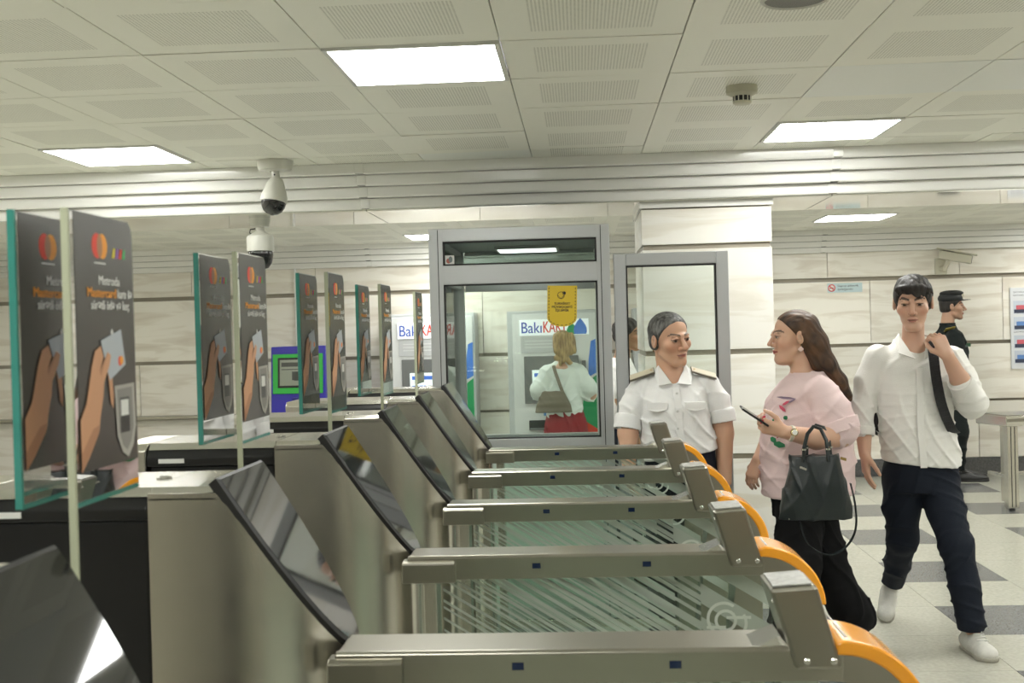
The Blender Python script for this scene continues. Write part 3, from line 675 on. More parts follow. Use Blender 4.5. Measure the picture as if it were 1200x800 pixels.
# ================================================================== SMALL FIXTURES
# no smoking notice, poster sheet
ns = empty('no_smoking_sign', (2.56, 11.697, 1.825)); tag(ns, 'small pale blue no smoking notice on the far wall', 'sign')
MB().box(-.165, .165, -.006, 0, -.045, .045).build('plate', P('notice_blue', (.55, .68, .70), .4), ns)
mb = MB(); mb.lathe([(.036, 0), (.036, .001)], (-.125, -.0065, 0), 20, 1, (1, 0, 0), (0, 0, 1), (0, -1, 0))
mb.tube([(-.125 + .031 * math.cos(a), -.008, .031 * math.sin(a)) for a in np.linspace(0, 6.28, 20)[:-1]], .0045, 6, 0, True)
mb.obox((-.125, -.0085, 0), (.024, 0, -.024), (0, .001, 0), (.003, 0, .003), 0); mb.box(-.145, -.107, -.009, -.0076, -.004, .003, 2)
text_into(mb, 'Siqaret çəkmək', .028, (.03, -.0068, .017), (1, 0, 0), (0, 0, 1), 2, width=.20); text_into(mb, 'qadağandır', .028, (.005, -.0068, -.014), (1, 0, 0), (0, 0, 1), 2, width=.15)
mb.build('print', [P('sign_red', (.7, .04, .05), .4), M_offw, P('print_black', (.02, .02, .02), .5)], ns)
pw = empty('wall_poster', (4.30, 11.697, 1.39)); tag(pw, 'white information poster with four coloured pictures on far wall at right edge', 'poster')
MB().box(-.185, .185, -.008, 0, -.388, .388).build('sheet', P('poster_white', (.72, .74, .76), .35), pw, .002)
mb = MB()
for k, z in enumerate((.215, .02, -.125, -.30)):
    z = (.20, .045, -.13, -.275)[k]
    mb.box(-.155, .15, -.0095, -.008, z - .062, z + .062, 0); mb.box(-.13, -.02, -.0105, -.0094, z - .05, z + .02, 1 if k % 2 else 2); mb.box(0, .13, -.0105, -.0094, z - .04, z + .05, 1); mb.box(-.15, -.03, -.0108, -.0104, z - .055, z - .02, 3)
for z in (.345, .315, -.035): text_into(mb, 'QATARDA TƏHLÜKƏSİZLİK', .02, (0, -.0085, z), (1, 0, 0), (0, 0, 1), 3, width=.31)
mb.build('poster_print', [P('pic_pale', (.55, .60, .68), .5), P('pic_blue', (.12, .25, .55), .5), P('pic_red', (.6, .12, .15), .5), P('pic_dark', (.04, .05, .09), .5)], pw)
# bullet camera on far wall
cc = empty('security_camera', (3.47, 11.70, 2.02)); tag(cc, 'cream bullet security camera mounted on the far marble wall', 'camera')
M_cream = P('cream_metal', (.58, .56, .45), .35)
MB().box(-.055, .055, -.03, 0, -.10, .06).build('wall_plate', M_cream, cc, .006)
MB().tube([(0, -.02, -.04), (.01, -.10, -.05), (.03, -.12, .0), (.04, -.12, .03)], .022, 10).build('bracket', M_cream, cc, smooth=True)
d = Vector((.93, -.28, -.22)).normalized(); sd = d.cross(Vector((0, 0, 1))).normalized(); uu = sd.cross(d)
h_ = MB().obox(Vector((.10, -.14, .062)), d * .15, sd * .045, uu * .042).build('housing', M_cream, cc, .012)
MB().obox(Vector((.115, -.145, .112)), d * .185, sd * .054, uu * .006).build('sunshield', M_cream, cc, .004)
MB().obox(Vector((.10, -.14, .062)) + d * .151, d * .002, sd * .036, uu * .034).build('front_window', M_gasket, cc)
MB().obox(Vector((.03, -.17, .119)), d * .05, sd * .012, uu * .001).build('name_plate', M_gasket, cc)
# dome camera hanging below the ceiling
dc = empty('dome_camera', (-1.625, 6.40, 2.45)); tag(dc, 'white hanging turret camera with dark lens below the ceiling panels', 'camera')
M_camw = P('camera_white', (.66, .66, .60), .3)
MB().lathe([(.098, 0), (.098, -.016), (.088, -.05), (.03, -.056), (.03, -.05)], n=32).build('ceiling_mount', M_camw, dc, smooth=True)
MB().tube([(0, 0, -.05), (.004, 0, -.09), (.002, 0, -.13)], .021, 12).build('neck', M_camw, dc, smooth=True)
ax = Vector((-.10, -.18, -.98)).normalized(); sx = ax.orthogonal().normalized(); sy = ax.cross(sx)
MB().lathe([(.034, -.03), (.048, .0), (.064, .045), (.072, .075), (.072, .10), (.066, .104)], (0, 0, -.125), 28, 0, sx, sy, ax).build('turret', M_camw, dc, smooth=True)
MB().lathe([(.068, .10), (.063, .126), (.050, .150), (.030, .164), (.004, .170)], (0, 0, -.125), 28, 0, sx, sy, ax).build('lens_dome', M_blackgloss, dc, smooth=True)
MB().lathe([(.012, .166), (.010, .172), (.003, .174)], (0, 0, -.125), 14, 0, sx, sy, ax).build('lens', P('lens_glint', (.2, .2, .2), .1, metal=1), dc)
for z in (-.075, -.11): MB().lathe([(.005, 0), (.004, .003)], (.0, -.021, z), 8, 0, (1, 0, 0), (0, 0, 1), (0, -1, 0)).build('screw', M_gasket, dc)
# pan tilt camera
pc = empty('pan_tilt_camera', (-1.885, 7.02, 2.206)); tag(pc, 'white drum-shaped pan tilt camera behind the second gate panels', 'camera')
MB().lathe([(.062, 0), (.062, -.02), (.055, -.05), (.02, -.052)], n=28).build('ceiling_mount', M_camw, pc, smooth=True)
MB().lathe([(.026, -.05), (.026, -.075), (.04, -.085), (.075, -.105), (.075, -.11)], n=28).build('stem', M_camw, pc, smooth=True)
MB().lathe([(.078, -.11), (.080, -.12), (.080, -.185), (.078, -.195)], n=28).build('drum', M_camw, pc, smooth=True)
MB().lathe([(.072, -.195), (.074, -.22), (.066, -.265), (.045, -.295), (.01, -.305)], n=28).build('dark_dome', M_blackgloss, pc, smooth=True)
MB().tube([(-.026, 0, -.06), (-.055, -.01, -.065), (-.06, -.01, -.085), (-.04, 0, -.10)], .004, 6).build('cable', M_gasket, pc)
# smoke detectors and loudspeaker grille
def detector(x, y, z, label, s=1):
    t = empty('smoke_detector', (x, y, z)); tag(t, label, 'smoke detector', 'round smoke detectors on the ceilings')
    t.scale = (s, s, s)
    MB().lathe([(.062, 0), (.063, -.018), (.061, -.030), (.040, -.040), (.036, -.040)], n=32).build('base', P('detector_cream', (.52, .51, .40), .4), t, smooth=True)
    MB().lathe([(.034, -.038), (.034, -.062)], n=24).build('dark_core', M_gasket, t, smooth=True)
    c_ = MB().lathe([(.037, -.060), (.037, -.068), (.030, -.073), (.01, -.074)], n=24).build('cap', P('detector_cream', (.52, .51, .40), .4), t, smooth=True)
    for k in range(12):
        a = 2 * math.pi * k / 12; MB().obox((.036 * math.cos(a), .036 * math.sin(a), -.051), (.002, 0, 0), (0, .002, 0), (0, 0, .012)).build('rib', M_bolt, t)
detector(.672, 4.84, CZ + .002, 'largest round smoke detector, on the near ceiling left of the right light')
detector(1.42, 8.6, CZ2 + .002, 'small smoke detector on the far ceiling beside the pillar')
detector(-3.55, 8.9, CZ2 + .002, 'small smoke detector on the far ceiling at left behind the gate panels')
sk = empty('ceiling_speaker', (.655, 3.55, CZ - .001)); tag(sk, 'round grey loudspeaker grille cut off by the top edge', 'speaker')
MB().lathe([(.098, .006), (.102, -.004), (.092, -.010), (.088, -.004)], n=36).build('bezel', M_camw, sk, smooth=True)
MB().lathe([(.089, -.003), (.089, -.0045), (.05, -.006), (.005, -.0065)], n=36).build('grille', P('grille_grey', (.20, .20, .18), .5, bump=.3, bscale=400), sk, smooth=True)
# inspection table
tb = empty('inspection_table', (3.26, 9.40, 0), math.radians(14)); tag(tb, 'steel inspection table with flat top and square legs at right edge', 'table')
MB().box(0, 1.6, 0, .42, .655, .735).build('top_frame', M_plate, tb, .006)
MB().box(.03, 1.57, .03, .39, .735, .739).build('tray_surface', M_rail, tb)
MB().box(.004, 1.6, -.006, 0, .690, .716).build('front_channel', M_rail, tb, .002)
for (x, y) in ((.02, .02), (1.50, .02), (.20, .34), (1.42, .34)):
    l_ = MB().box(x, x + .09, y, y + .06, .02, .655).build('leg', M_steel, tb, .003)
    for dx in (.026, .058): MB().box(x + dx, x + dx + .006, y - .001, y + .003, .03, .65).build('slot', M_gasket, l_)
    MB().lathe([(.022, 0), (.022, .012), (.012, .016), (.012, .03)], (x + .045, y + .03, 0), 12).build('foot', M_gasket, l_)
MB().box(.05, 1.55, .20, .23, .25, .275).build('stretcher', M_plate, tb, .003)
for x in (.05, 1.53): MB().box(x, x + .03, .07, .35, .25, .275).build('stretcher', M_plate, tb, .003)
#PEOPLE
# ================================================================== PEOPLE (implicit surfaces turned into meshes)
def nv3(a): return np.array(a, float)
def unit(a): a = nv3(a); return a / np.linalg.norm(a)
class Imp:
    """Smooth union of tapered capsules, ellipsoids and lofted bodies; meshed with surface nets."""
    def __init__(s, k=.02): s.ops = []; s.k = k; s.cuts = []; s.disp = None
    def _a(s, fn, lo, hi, k, sub): s.ops.append((fn, nv3(lo), nv3(hi), s.k if k is None else k, sub)); return s
    def cap(s, a, b, ra, rb=None, k=None, sub=False):
        a, b = nv3(a), nv3(b); rb = ra if rb is None else rb; ab = b - a; L2 = max(ab @ ab, 1e-9)
        def fn(p):
            t = np.clip(((p - a) @ ab) / L2, 0, 1); q = p - a - t[:, None] * ab
            return np.sqrt((q * q).sum(1)) - (ra + (rb - ra) * t)
        r = max(ra, rb); return s._a(fn, np.minimum(a, b) - r, np.maximum(a, b) + r, k, sub)
    def chain(s, pts, rs, k=None):
        for i in range(len(pts) - 1): s.cap(pts[i], pts[i + 1], rs[i], rs[i + 1], k)
        return s
    def ell(s, c, r, A=None, k=None, sub=False):
        c, r = nv3(c), nv3(r); A = np.eye(3) if A is None else nv3(A)
        def fn(p):
            q = (p - c) @ A.T; k0 = np.sqrt(((q / r) ** 2).sum(1)); k1 = np.sqrt(((q / (r * r)) ** 2).sum(1)) + 1e-9
            return k0 * (k0 - 1) / k1
        R = max(r); return s._a(fn, c - R, c + R, k, sub)
    def rbox(s, c, h, A=None, rad=.01, k=None, sub=False):
        c, h = nv3(c), nv3(h); A = np.eye(3) if A is None else nv3(A)
        def fn(p):
            q = np.abs((p - c) @ A.T) - (h - rad); o = np.maximum(q, 0)
            return np.sqrt((o * o).sum(1)) + np.minimum(q.max(1), 0) - rad
        R = np.linalg.norm(h); return s._a(fn, c - R, c + R, k, sub)
    def loft(s, rings, yaw=0, n=2.3, k=None):
        rings = sorted(rings); Z = nv3([r[0] for r in rings]); zz = np.linspace(Z[0], Z[-1], 80); C = [np.interp(zz, Z, [r[i] for r in rings]) for i in range(1, 5)]
        ker = np.hanning(11); ker /= ker.sum()
        C = [np.convolve(np.pad(c, 5, 'edge'), ker, 'valid') for c in C]
        cy_, sy_ = math.cos(yaw), math.sin(yaw)
        def fn(p):
            z = p[:, 2]; cx, cy, a, b = (np.interp(z, zz, c) for c in C)
            dx, dy = p[:, 0] - cx, p[:, 1] - cy; x = np.abs(dx * cy_ + dy * sy_); y = np.abs(-dx * sy_ + dy * cy_)
            d = (((x / a) ** n + (y / b) ** n) ** (1 / n) - 1) * np.minimum(a, b)
            return np.maximum(d, np.maximum(z - Z[-1], Z[0] - z))
        R = max(max(r[3], r[4]) for r in rings) * 1.3
        lo = [min(r[1] for r in rings) - R, min(r[2] for r in rings) - R, Z[0]]; hi = [max(r[1] for r in rings) + R, max(r[2] for r in rings) + R, Z[-1]]
        return s._a(fn, lo, hi, k, False)
    def cut(s, p, n, k=0): s.cuts.append((nv3(p), unit(n), k)); return s
    def ev(s, Pn):
        d = np.full(len(Pn), .25)
        for fn, lo, hi, k, sub in s.ops:
            mg = k + .03; mk = np.all((Pn > lo - mg) & (Pn < hi + mg), axis=1)
            if not mk.any(): continue
            e = fn(Pn[mk]); o_ = d[mk]
            if sub: e = -e; h = np.maximum(k - np.abs(o_ - e), 0) / max(k, 1e-6); d[mk] = np.maximum(o_, e) + h * h * k * .25
            else: h = np.maximum(k - np.abs(o_ - e), 0) / max(k, 1e-6); d[mk] = np.minimum(o_, e) - h * h * k * .25
        if s.disp is not None: d = d + s.disp(Pn)
        for p, n, k in s.cuts:
            e = (Pn - p) @ n
            if k: h = np.maximum(k - np.abs(d - e), 0) / k; d = np.maximum(d, e) + h * h * k * .25
            else: d = np.maximum(d, e)
        return d
    def mesh(s, h):
        ad = [o_ for o_ in s.ops if not o_[4]]
        lo = np.min([o_[1] for o_ in ad], 0) - .03; hi = np.max([o_[2] for o_ in ad], 0) + .03
        B = 6; nb = np.ceil((hi - lo) / (h * B)).astype(int); N = nb * B
        g = [lo[i] + (np.arange(nb[i]) + .5) * h * B for i in range(3)]
        cc = np.stack(np.meshgrid(*g, indexing='ij'), -1).reshape(-1, 3); dc_ = s.ev(cc)
        act = np.abs(dc_) < h * B * 1.35
        V = np.repeat(np.repeat(np.repeat(dc_.reshape(nb), B, 0), B, 1), B, 2).astype(np.float32)
        ia = np.argwhere(act.reshape(nb))
        off = np.stack(np.meshgrid(*[np.arange(B)] * 3, indexing='ij'), -1).reshape(-1, 3)
        idx = (ia[:, None, :] * B + off[None]).reshape(-1, 3)
        V[idx[:, 0], idx[:, 1], idx[:, 2]] = s.ev(lo + idx * h)
        V[0] = V[-1] = 1; V[:, 0] = V[:, -1] = 1; V[:, :, 0] = V[:, :, -1] = 1
        I = V < 0
        cn = np.zeros(tuple(N - 1), np.int8)
        for a in (0, 1):
            for b in (0, 1):
                for c in (0, 1): cn += I[a:N[0] - 1 + a, b:N[1] - 1 + b, c:N[2] - 1 + c]
        cells = np.argwhere((cn > 0) & (cn < 8)); cid = np.full(tuple(N - 1), -1, np.int32); cid[cells[:, 0], cells[:, 1], cells[:, 2]] = np.arange(len(cells))
        cor = [(a, b, c) for a in (0, 1) for b in (0, 1) for c in (0, 1)]
        cv = [V[cells[:, 0] + a, cells[:, 1] + b, cells[:, 2] + c] for a, b, c in cor]
        pos = np.zeros((len(cells), 3)); cnt = np.zeros(len(cells))
        for i in range(8):
            for j in range(i + 1, 8):
                df = [x != y for x, y in zip(cor[i], cor[j])]
                if sum(df) != 1: continue
                x = (cv[i] < 0) != (cv[j] < 0); t = np.where(x, cv[i] / np.where(x, cv[i] - cv[j], 1), 0)
                e = nv3(cor[i])[None] + (nv3(cor[j]) - nv3(cor[i]))[None] * t[:, None]; pos += e * x[:, None]; cnt += x
        pos = lo + (cells + pos / cnt[:, None]) * h
        F = []
        for ax_ in range(3):
            a, b = [(1, 2), (2, 0), (0, 1)][ax_]
            s0 = [slice(1, -1)] * 3; s1 = [slice(1, -1)] * 3; s0[ax_] = slice(0, -1); s1[ax_] = slice(1, None)
            A_, B_ = I[tuple(s0)], I[tuple(s1)]; e = np.argwhere(A_ != B_); o1 = np.array([1, 1, 1]); o1[ax_] = 0; e = e + o1
            ins = I[e[:, 0], e[:, 1], e[:, 2]]
            da = np.zeros(3, int); da[a] = 1; db = np.zeros(3, int); db[b] = 1
            q = [cid[tuple((e - x).T)] for x in (da + db, db, 0 * da, da)]
            q = np.stack(q, 1); q[~ins] = q[~ins][:, ::-1]; F.append(q)
        F = np.concatenate(F); F = F[(F >= 0).all(1)]
        return pos, F
def imp_obj(name, pieces, mat, parent, base, colfn=None):
    VV, FF = [], []; n = 0
    for S_, h in pieces:
        v, f = S_.mesh(h); VV.append(v); FF.append(f + n); n += len(v)
    v = np.concatenate(VV); f = np.concatenate(FF)
    me = bpy.data.meshes.new(name); me.vertices.add(len(v)); me.vertices.foreach_set('co', (v - nv3(base)).astype(np.float32).ravel())
    me.loops.add(f.size); me.loops.foreach_set('vertex_index', f.astype(np.int32).ravel())
    me.polygons.add(len(f)); me.polygons.foreach_set('loop_start', np.arange(0, f.size, 4, dtype=np.int32))
    me.polygons.foreach_set('use_smooth', np.ones(len(f), bool))
    me.update(calc_edges=True); me.validate()
    me.materials.append(mat)
    if colfn is not None:
        c = colfn(v); at = me.color_attributes.new('Col', 'FLOAT_COLOR', 'POINT')
        at.data.foreach_set('color', np.concatenate([c, np.ones((len(c), 1))], 1).astype(np.float32).ravel())
    return link(name, me, parent)
def skin_mat():
    mt, nt = nmat('skin')
    if nt is None: return mt
    b = nt.nodes['Principled BSDF']; a = nt.nodes.new('ShaderNodeVertexColor'); a.layer_name = 'Col'
    nt.links.new(a.outputs[0], b.inputs['Base Color']); b.inputs['Roughness'].default_value = .45
    b.inputs['Subsurface Weight'].default_value = .15; b.inputs['Subsurface Radius'].default_value = (.012, .005, .003); b.inputs['Subsurface Scale'].default_value = 1
    return mt
M_skin = skin_mat()
def hair_mat(name, c1, c2, st=(60, 60, 6)): return P(name, c1, .55, var=1, dark=c2, vscale=1.0, stretch=st, bump=.5, bscale=1.6)
class Head:
    def __init__(s, c, f, sc=1., tilt=0, up_=(0, 0, 1)):
        s.c = nv3(c); s.f = unit(f); u = nv3(up_); u = u - s.f * (u @ s.f); s.u = unit(u); s.s = np.cross(s.u, s.f)
        if tilt:
            ct, st_ = math.cos(tilt), math.sin(tilt); s.s, s.u = s.s * ct + s.u * st_, s.u * ct - s.s * st_
        s.A = np.stack([s.s, s.f, s.u]); s.k = sc
    def W(s, x, y, z): return s.c + s.k * (s.s * x + s.f * y + s.u * z)
    def L(s, p): return ((p - s.c) @ s.A.T) / s.k
    def imp(s, neck_to, neck_r=.056, chest=None, wide=1., nose=1., jaw=1.):
        k = s.k; S_ = Imp(.02 * k); W = s.W
        def E(c, r, kk=None, sub=False): S_.ell(W(*c), nv3(r) * k, s.A, None if kk is None else kk * k, sub)
        E((0, -.012, .035), (.074 * wide, .093, .080)); E((0, .030, -.026), (.058 * wide, .060, .070)); E((0, .038, -.073), (.042 * wide * jaw, .046, .036))
        S_.cap(W(-.008, .072, -.098), W(.008, .072, -.098), .016 * k)
        for q in (-1, 1):
            E((q * .043 * wide, .060, -.020), (.021, .022, .020)); S_.cap(W(q * .047 * wide * jaw, .004, -.062), W(q * .020, .062, -.099), .013 * k, .013 * k)
        E((0, .081, .022), (.047, .013, .011), .015)
        for q in (-1, 1): E((q * .031, .099, .004), (.019, .016, .012), .014, True)
        S_.cap(W(0, .086, .014), W(0, .107 + .006 * nose, -.026), .0075 * k, .0115 * k * nose, .010 * k)
        for q in (-1, 1): S_.cap(W(q * .010, .098, -.032), W(q * .012, .094, -.034), .0085 * k, None, .006 * k)
        for q in (-1, 1):
            E((q * .031, .0765, .004), (.0135, .0125, .0115), .003)
            S_.cap(W(q * .019, .0885, .012), W(q * .031, .0905, .0145), .0038 * k, .0042 * k, .004 * k); S_.cap(W(q * .031, .0905, .0145), W(q * .044, .0815, .0095), .0042 * k, .003 * k, .004 * k)
        E((0, .089, -.057), (.021, .0105, .0058), .005); E((0, .087, -.067), (.018, .0105, .0066), .005); E((0, .104, -.0615), (.019, .008, .0017), .002, True)
        for q in (-1, 1):
            E((q * .077 * wide, -.008, -.004), (.0085, .017, .030), .006); E((q * .085 * wide, -.005, .002), (.006, .009, .016), .006, True)
        nb_ = nv3(neck_to)
        S_.cap(W(0, -.026, -.050), nb_, neck_r * .90 * k, neck_r * 1.05, .014 * k)
        if chest:
            for c, r in chest: S_.ell(c, r, None, .05)
        return S_
    def colour(s, skin, lips, brow, iris=(.02, .012, .008), browth=.0045, stubble=0, lash=True, open_=.0048):
        skin = nv3(skin)
        def fn(v):
            q = s.L(v); x, y, z = np.abs(q[:, 0]), q[:, 1], q[:, 2]; C = np.tile(skin, (len(v), 1))
            def mixc(w_, col): nonlocal C; w_ = np.clip(w_, 0, 1)[:, None]; C = C * (1 - w_) + nv3(col) * w_
            front = y > .035
            ch = np.exp(-(((x - .043) / .02) ** 2 + ((z + .028) / .022) ** 2)) * front; mixc(.35 * ch, skin * nv3((1.08, .74, .70)))
            ns_ = np.exp(-((x / .016) ** 2 + ((z + .03) / .016) ** 2)) * (y > .085); mixc(.30 * ns_, skin * nv3((1.05, .72, .66)))
            if stubble: mixc(stubble * front * np.clip((-.045 - z) / .02, 0, 1) * (z > -.12), skin * .55)
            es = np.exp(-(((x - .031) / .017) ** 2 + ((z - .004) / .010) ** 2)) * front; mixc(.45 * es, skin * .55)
            lp = (x / .023) ** 2 + ((z + .0615) / np.where(z > -.0615, .0075, .0085)) ** 2
            mixc((lp < 1) * (y > .07) * .85, lips); mixc((x < .019) * (np.abs(z + .0615) < .0016) * (y > .07) * .8, nv3(lips) * .25)
            bz = .0255 + .006 * np.sin(np.clip((x - .012) / .04, 0, 1) * 2.6) - .004 * (x > .045)
            mixc((x > .010) * (x < .052) * (np.abs(z - bz) < browth * (1.15 - (x - .01) * 8)) * (y > .055) * .9, brow)
            ey = np.sqrt((x - .031) ** 2 + (z - .003) ** 2); ew = ((x - .031) / .0130) ** 2 + ((z - .003) / open_) ** 2
            mixc((ew < 1) * (y > .07), (.34, .30, .27)); mixc((ey < .0066) * (ew < 1.1) * (y > .07), iris)
            if lash: mixc((np.abs(z - .0095 + ((x - .031) / .018) ** 2 * .004) < .0018) * (np.abs(x - .031) < .015) * (y > .07) * .85, nv3(brow) * .5)
            nd = (np.abs(x - .006) < .0035) * (np.abs(z + .038) < .003) * (y > .092); mixc(nd * .8, skin * .2)
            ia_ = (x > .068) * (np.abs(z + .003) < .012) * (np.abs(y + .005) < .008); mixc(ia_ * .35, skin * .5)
            return C
        return fn
    def shell(s, grow=1.06, wide=1., fwd=0., k=.012, line=((.078, .072), (.012, -.028)), low=-.05):
        """hair cap: inflated cranium behind a hairline given by two (forward, up) points"""
        S_ = Imp(k * s.k); r = nv3((.074 * wide, .093, .080)) * grow * s.k
        S_.ell(s.W(0, -.012 + fwd, .035), r, s.A); S_.ell(s.W(0, -.035, -.01), nv3((.068 * wide, .066, .065)) * grow * s.k, s.A)
        (f1, u1), (f2, u2) = line; d = nv3((f1 - f2, u1 - u2)); n_ = unit((d[1], -d[0]))
        S_.cut(s.W(0, f1, u1), s.f * n_[0] + s.u * n_[1], .012 * s.k); S_.cut(s.W(0, 0, low), -s.u, .01)
        return S_
def hand(S_, wrist, d, pn, th, curl=.5, sc=1., spread=.06, thumb_in=.35, curls=None):
    """palm, four unequal bent fingers and a thumb leaving the side of the palm"""
    wrist, d, pn, th = nv3(wrist), unit(d), unit(pn), unit(th); pn = unit(pn - d * (pn @ d)); th = unit(th - d * (th @ d) - pn * (th @ pn))
    offs = [.026, .009, -.009, -.025]; lens = [.070, .078, .073, .058]; rad = [.0088, .0090, .0086, .0076]
    for i in range(4):
        kn = wrist + sc * (d * (.088 - .004 * abs(i - 1)) + th * offs[i])
        S_.cap(wrist + sc * (th * offs[i] * .55 + d * .005), kn, .0155 * sc, .0118 * sc, .012 * sc)
        a = 0; p = kn; dd = unit(d + th * spread * (1.2 - i * .8))
        for j, fr in enumerate((.46, .30, .24)):
            a += (curls[i] if curls else curl) * (1.0, 1.15, .7)[j]
            v = dd * math.cos(a) + pn * math.sin(a); q = p + v * lens[i] * fr * sc
            S_.cap(p, q, rad[i] * sc * (1 - .08 * j), rad[i] * sc * (.93 - .09 * j), .0035 * sc); p = q
    b0 = wrist + sc * (d * .020 + th * .020 + pn * .006); b1 = b0 + sc * .042 * unit(d * .72 + th * .62 + pn * .35)
    b2 = b1 + sc * .032 * unit(d * .85 + th * (.38 - thumb_in) + pn * (.25 + thumb_in * .6)); b3 = b2 + sc * .026 * unit(d * .85 + th * (.2 - thumb_in * 1.4) + pn * (.2 + thumb_in))
    S_.cap(b0, b1, .0155 * sc, .0115 * sc, .012 * sc); S_.cap(b1, b2, .0108 * sc, .0098 * sc, .004); S_.cap(b2, b3, .0095 * sc, .0078 * sc, .004)
    return S_
def folds(amp, *terms):
    def fn(p):
        o_ = np.zeros(len(p))
        for (ax_, ay_, az_, ph, wgt) in terms:
            sn = np.sin(.62 * (ax_ * p[:, 0] + ay_ * p[:, 1] + az_ * p[:, 2]) + ph + 1.3 * np.sin(9 * p[:, 2] + 7 * p[:, 0] + ph) + .8 * np.sin(17 * p[:, 1] - 11 * p[:, 2]))
            wn = .55 + .45 * np.sin(6 * p[:, 0] * ay_ * .1 + 11 * p[:, 2] + 2.1 * ph + 8 * p[:, 1])
            o_ -= wgt * wn * 2.4 * ((1 - np.abs(sn)) ** 3 - .25)
        return .95 * amp * o_
    return fn
def strands(amp, *terms):
    def fn(p):
        o_ = np.zeros(len(p))
        for (ax_, ay_, az_, ph, wgt) in terms: o_ += wgt * np.sin(ax_ * p[:, 0] + ay_ * p[:, 1] + az_ * p[:, 2] + ph)
        return amp * o_
    return fn
def cloth(name, c, rough=.85, bump=.25, var=.06): return P(name, c, rough, spec=.25, bump=bump, bscale=260, var=var, vscale=5)
def quadstrip(mb, pts, wdir, w_, m=0):
    """thin ribbon box along a path"""
    wdir = Vector(wdir).normalized(); pts = [Vector(p) for p in pts]; out = []
    for i in range(len(pts) - 1):
        p0, p1, p2, p3 = pts[max(i - 1, 0)], pts[i], pts[i + 1], pts[min(i + 2, len(pts) - 1)]
        for q in range(5):
            t = q / 5; out.append(.5 * ((2 * p1) + (p2 - p0) * t + (2 * p0 - 5 * p1 + 4 * p2 - p3) * t * t + (3 * p1 - p0 - 3 * p2 + p3) * t ** 3))
    pts = out + [pts[-1]]
    for a, b in zip(pts[:-1], pts[1:]):
        a, b = Vector(a), Vector(b); d = (b - a); n_ = d.cross(wdir).normalized(); mb.obox((a + b) / 2, d * .51, wdir * w_ / 2, n_ * .002, m)
def shoe(person, base, heel, toe, ankle, upv, mat, solemat, w_=.043, name='shoe', hh=.0055):
    heel, toe, ankle, upv = nv3(heel), nv3(toe), nv3(ankle), unit(upv); d = unit(toe - heel); upv = unit(upv - d * (upv @ d)); sd = np.cross(upv, d)
    S_ = Imp(.02); A = np.stack([sd, d, upv]); L = np.linalg.norm(toe - heel)
    S_.cap(heel + upv * .042, heel + d * L * .45 + upv * .045, .036, .040); S_.ell(heel + d * L * .80 + upv * .028, (w_, L * .30, .034), A); S_.ell(heel + d * L * .45 + upv * .03, (w_ * .92, L * .5, .036), A)
    S_.cap(heel + d * .035 + upv * .06, ankle, .038, .034); S_.cap(heel + d * L * .42 + upv * .062, heel + d * L * .72 + upv * .045, .024, .02)
    S_.cut(heel + upv * .012, -upv)
    o_ = imp_obj(name, [(S_, hh)], mat, person, base)
    T_ = Imp(.01); T_.ell(heel + d * L * .12 + upv * .012, (w_ * .86, .055, .03), A); T_.ell(heel + d * L * .5 + upv * .012, (w_ * .92, L * .45, .03), A); T_.ell(heel + d * L * .82 + upv * .012, (w_ * 1.06, L * .29, .03), A)
    T_.cut(heel + upv * .020, upv); T_.cut(heel - upv * .004, -upv)
    imp_obj('sole', [(T_, hh)], solemat, o_, base); return o_
def person(loc, label, group=None):
    t = empty('person', loc); tag(t, label, 'person', group); return t

# ---------------------------------------------------------------- young man in white shirt
base = (1.60, 5.66, 0)
pm = person(base, 'young man in loose white shirt and navy trousers walking, hand at shoulder strap')
H = Head((1.530, 5.585, 1.578), (-.30, -.93, -.17), 1.06, tilt=.0)
SK = (.60, .37, .265)
hs = H.imp((1.545, 5.66, 1.37), .049, chest=[((1.545, 5.655, 1.315), (.12, .065, .07))], wide=1.02, jaw=.80)
hs.cut((1.545, 5.655, 1.26), (0, 0, -1))
aR = Imp(.015).chain([(1.312, 5.665, 1.12), (1.303, 5.635, 1.0), (1.301, 5.61, .885)], [.045, .040, .027]); hand(aR, (1.301, 5.61, .885), (.03, -.10, -1), (1, .1, .05), (.2, -1, 0), .22)
aL = Imp(.015).chain([(1.775, 5.56, 1.11), (1.70, 5.48, 1.225), (1.632, 5.425, 1.335)], [.046, .041, .028]); hand(aL, (1.632, 5.425, 1.335), (-.42, .02, .9), (-.35, .9, -.1), (-.7, -.2, -.3), .85, thumb_in=.5)
core = Imp(.04).loft([(.75, 1.57, 5.66, .11, .06), (1.0, 1.55, 5.66, .12, .07), (1.25, 1.54, 5.66, .14, .07), (1.31, 1.545, 5.66, .10, .05)])
core.chain([(1.49, 5.68, .78), (1.50, 5.75, .46), (1.535, 6.10, .17)], [.06, .045, .035]).chain([(1.645, 5.66, .78), (1.683, 5.53, .46), (1.727, 5.47, .10)], [.06, .045, .035])
core.chain([(1.40, 5.66, 1.29), (1.345, 5.67, 1.22), (1.312, 5.665, 1.12)], [.035, .04, .042]).chain([(1.70, 5.66, 1.28), (1.755, 5.62, 1.2), (1.775, 5.56, 1.11)], [.035, .04, .042])
imp_obj('body', [(hs, .003), (aR, .0033), (aL, .0033), (core, .014)], M_skin, pm, base, H.colour(SK, (.42, .17, .13), (.022, .014, .010), browth=.0044, open_=.0034))
hr = H.shell(1.085, 1.02, .0, line=((.080, .072), (.020, -.030)), low=-.040)
fr = Imp(.010)
fr.ell(H.W(0, .012, .075), nv3((.070, .082, .050)) * H.k, H.A)
rng = random.Random(2)
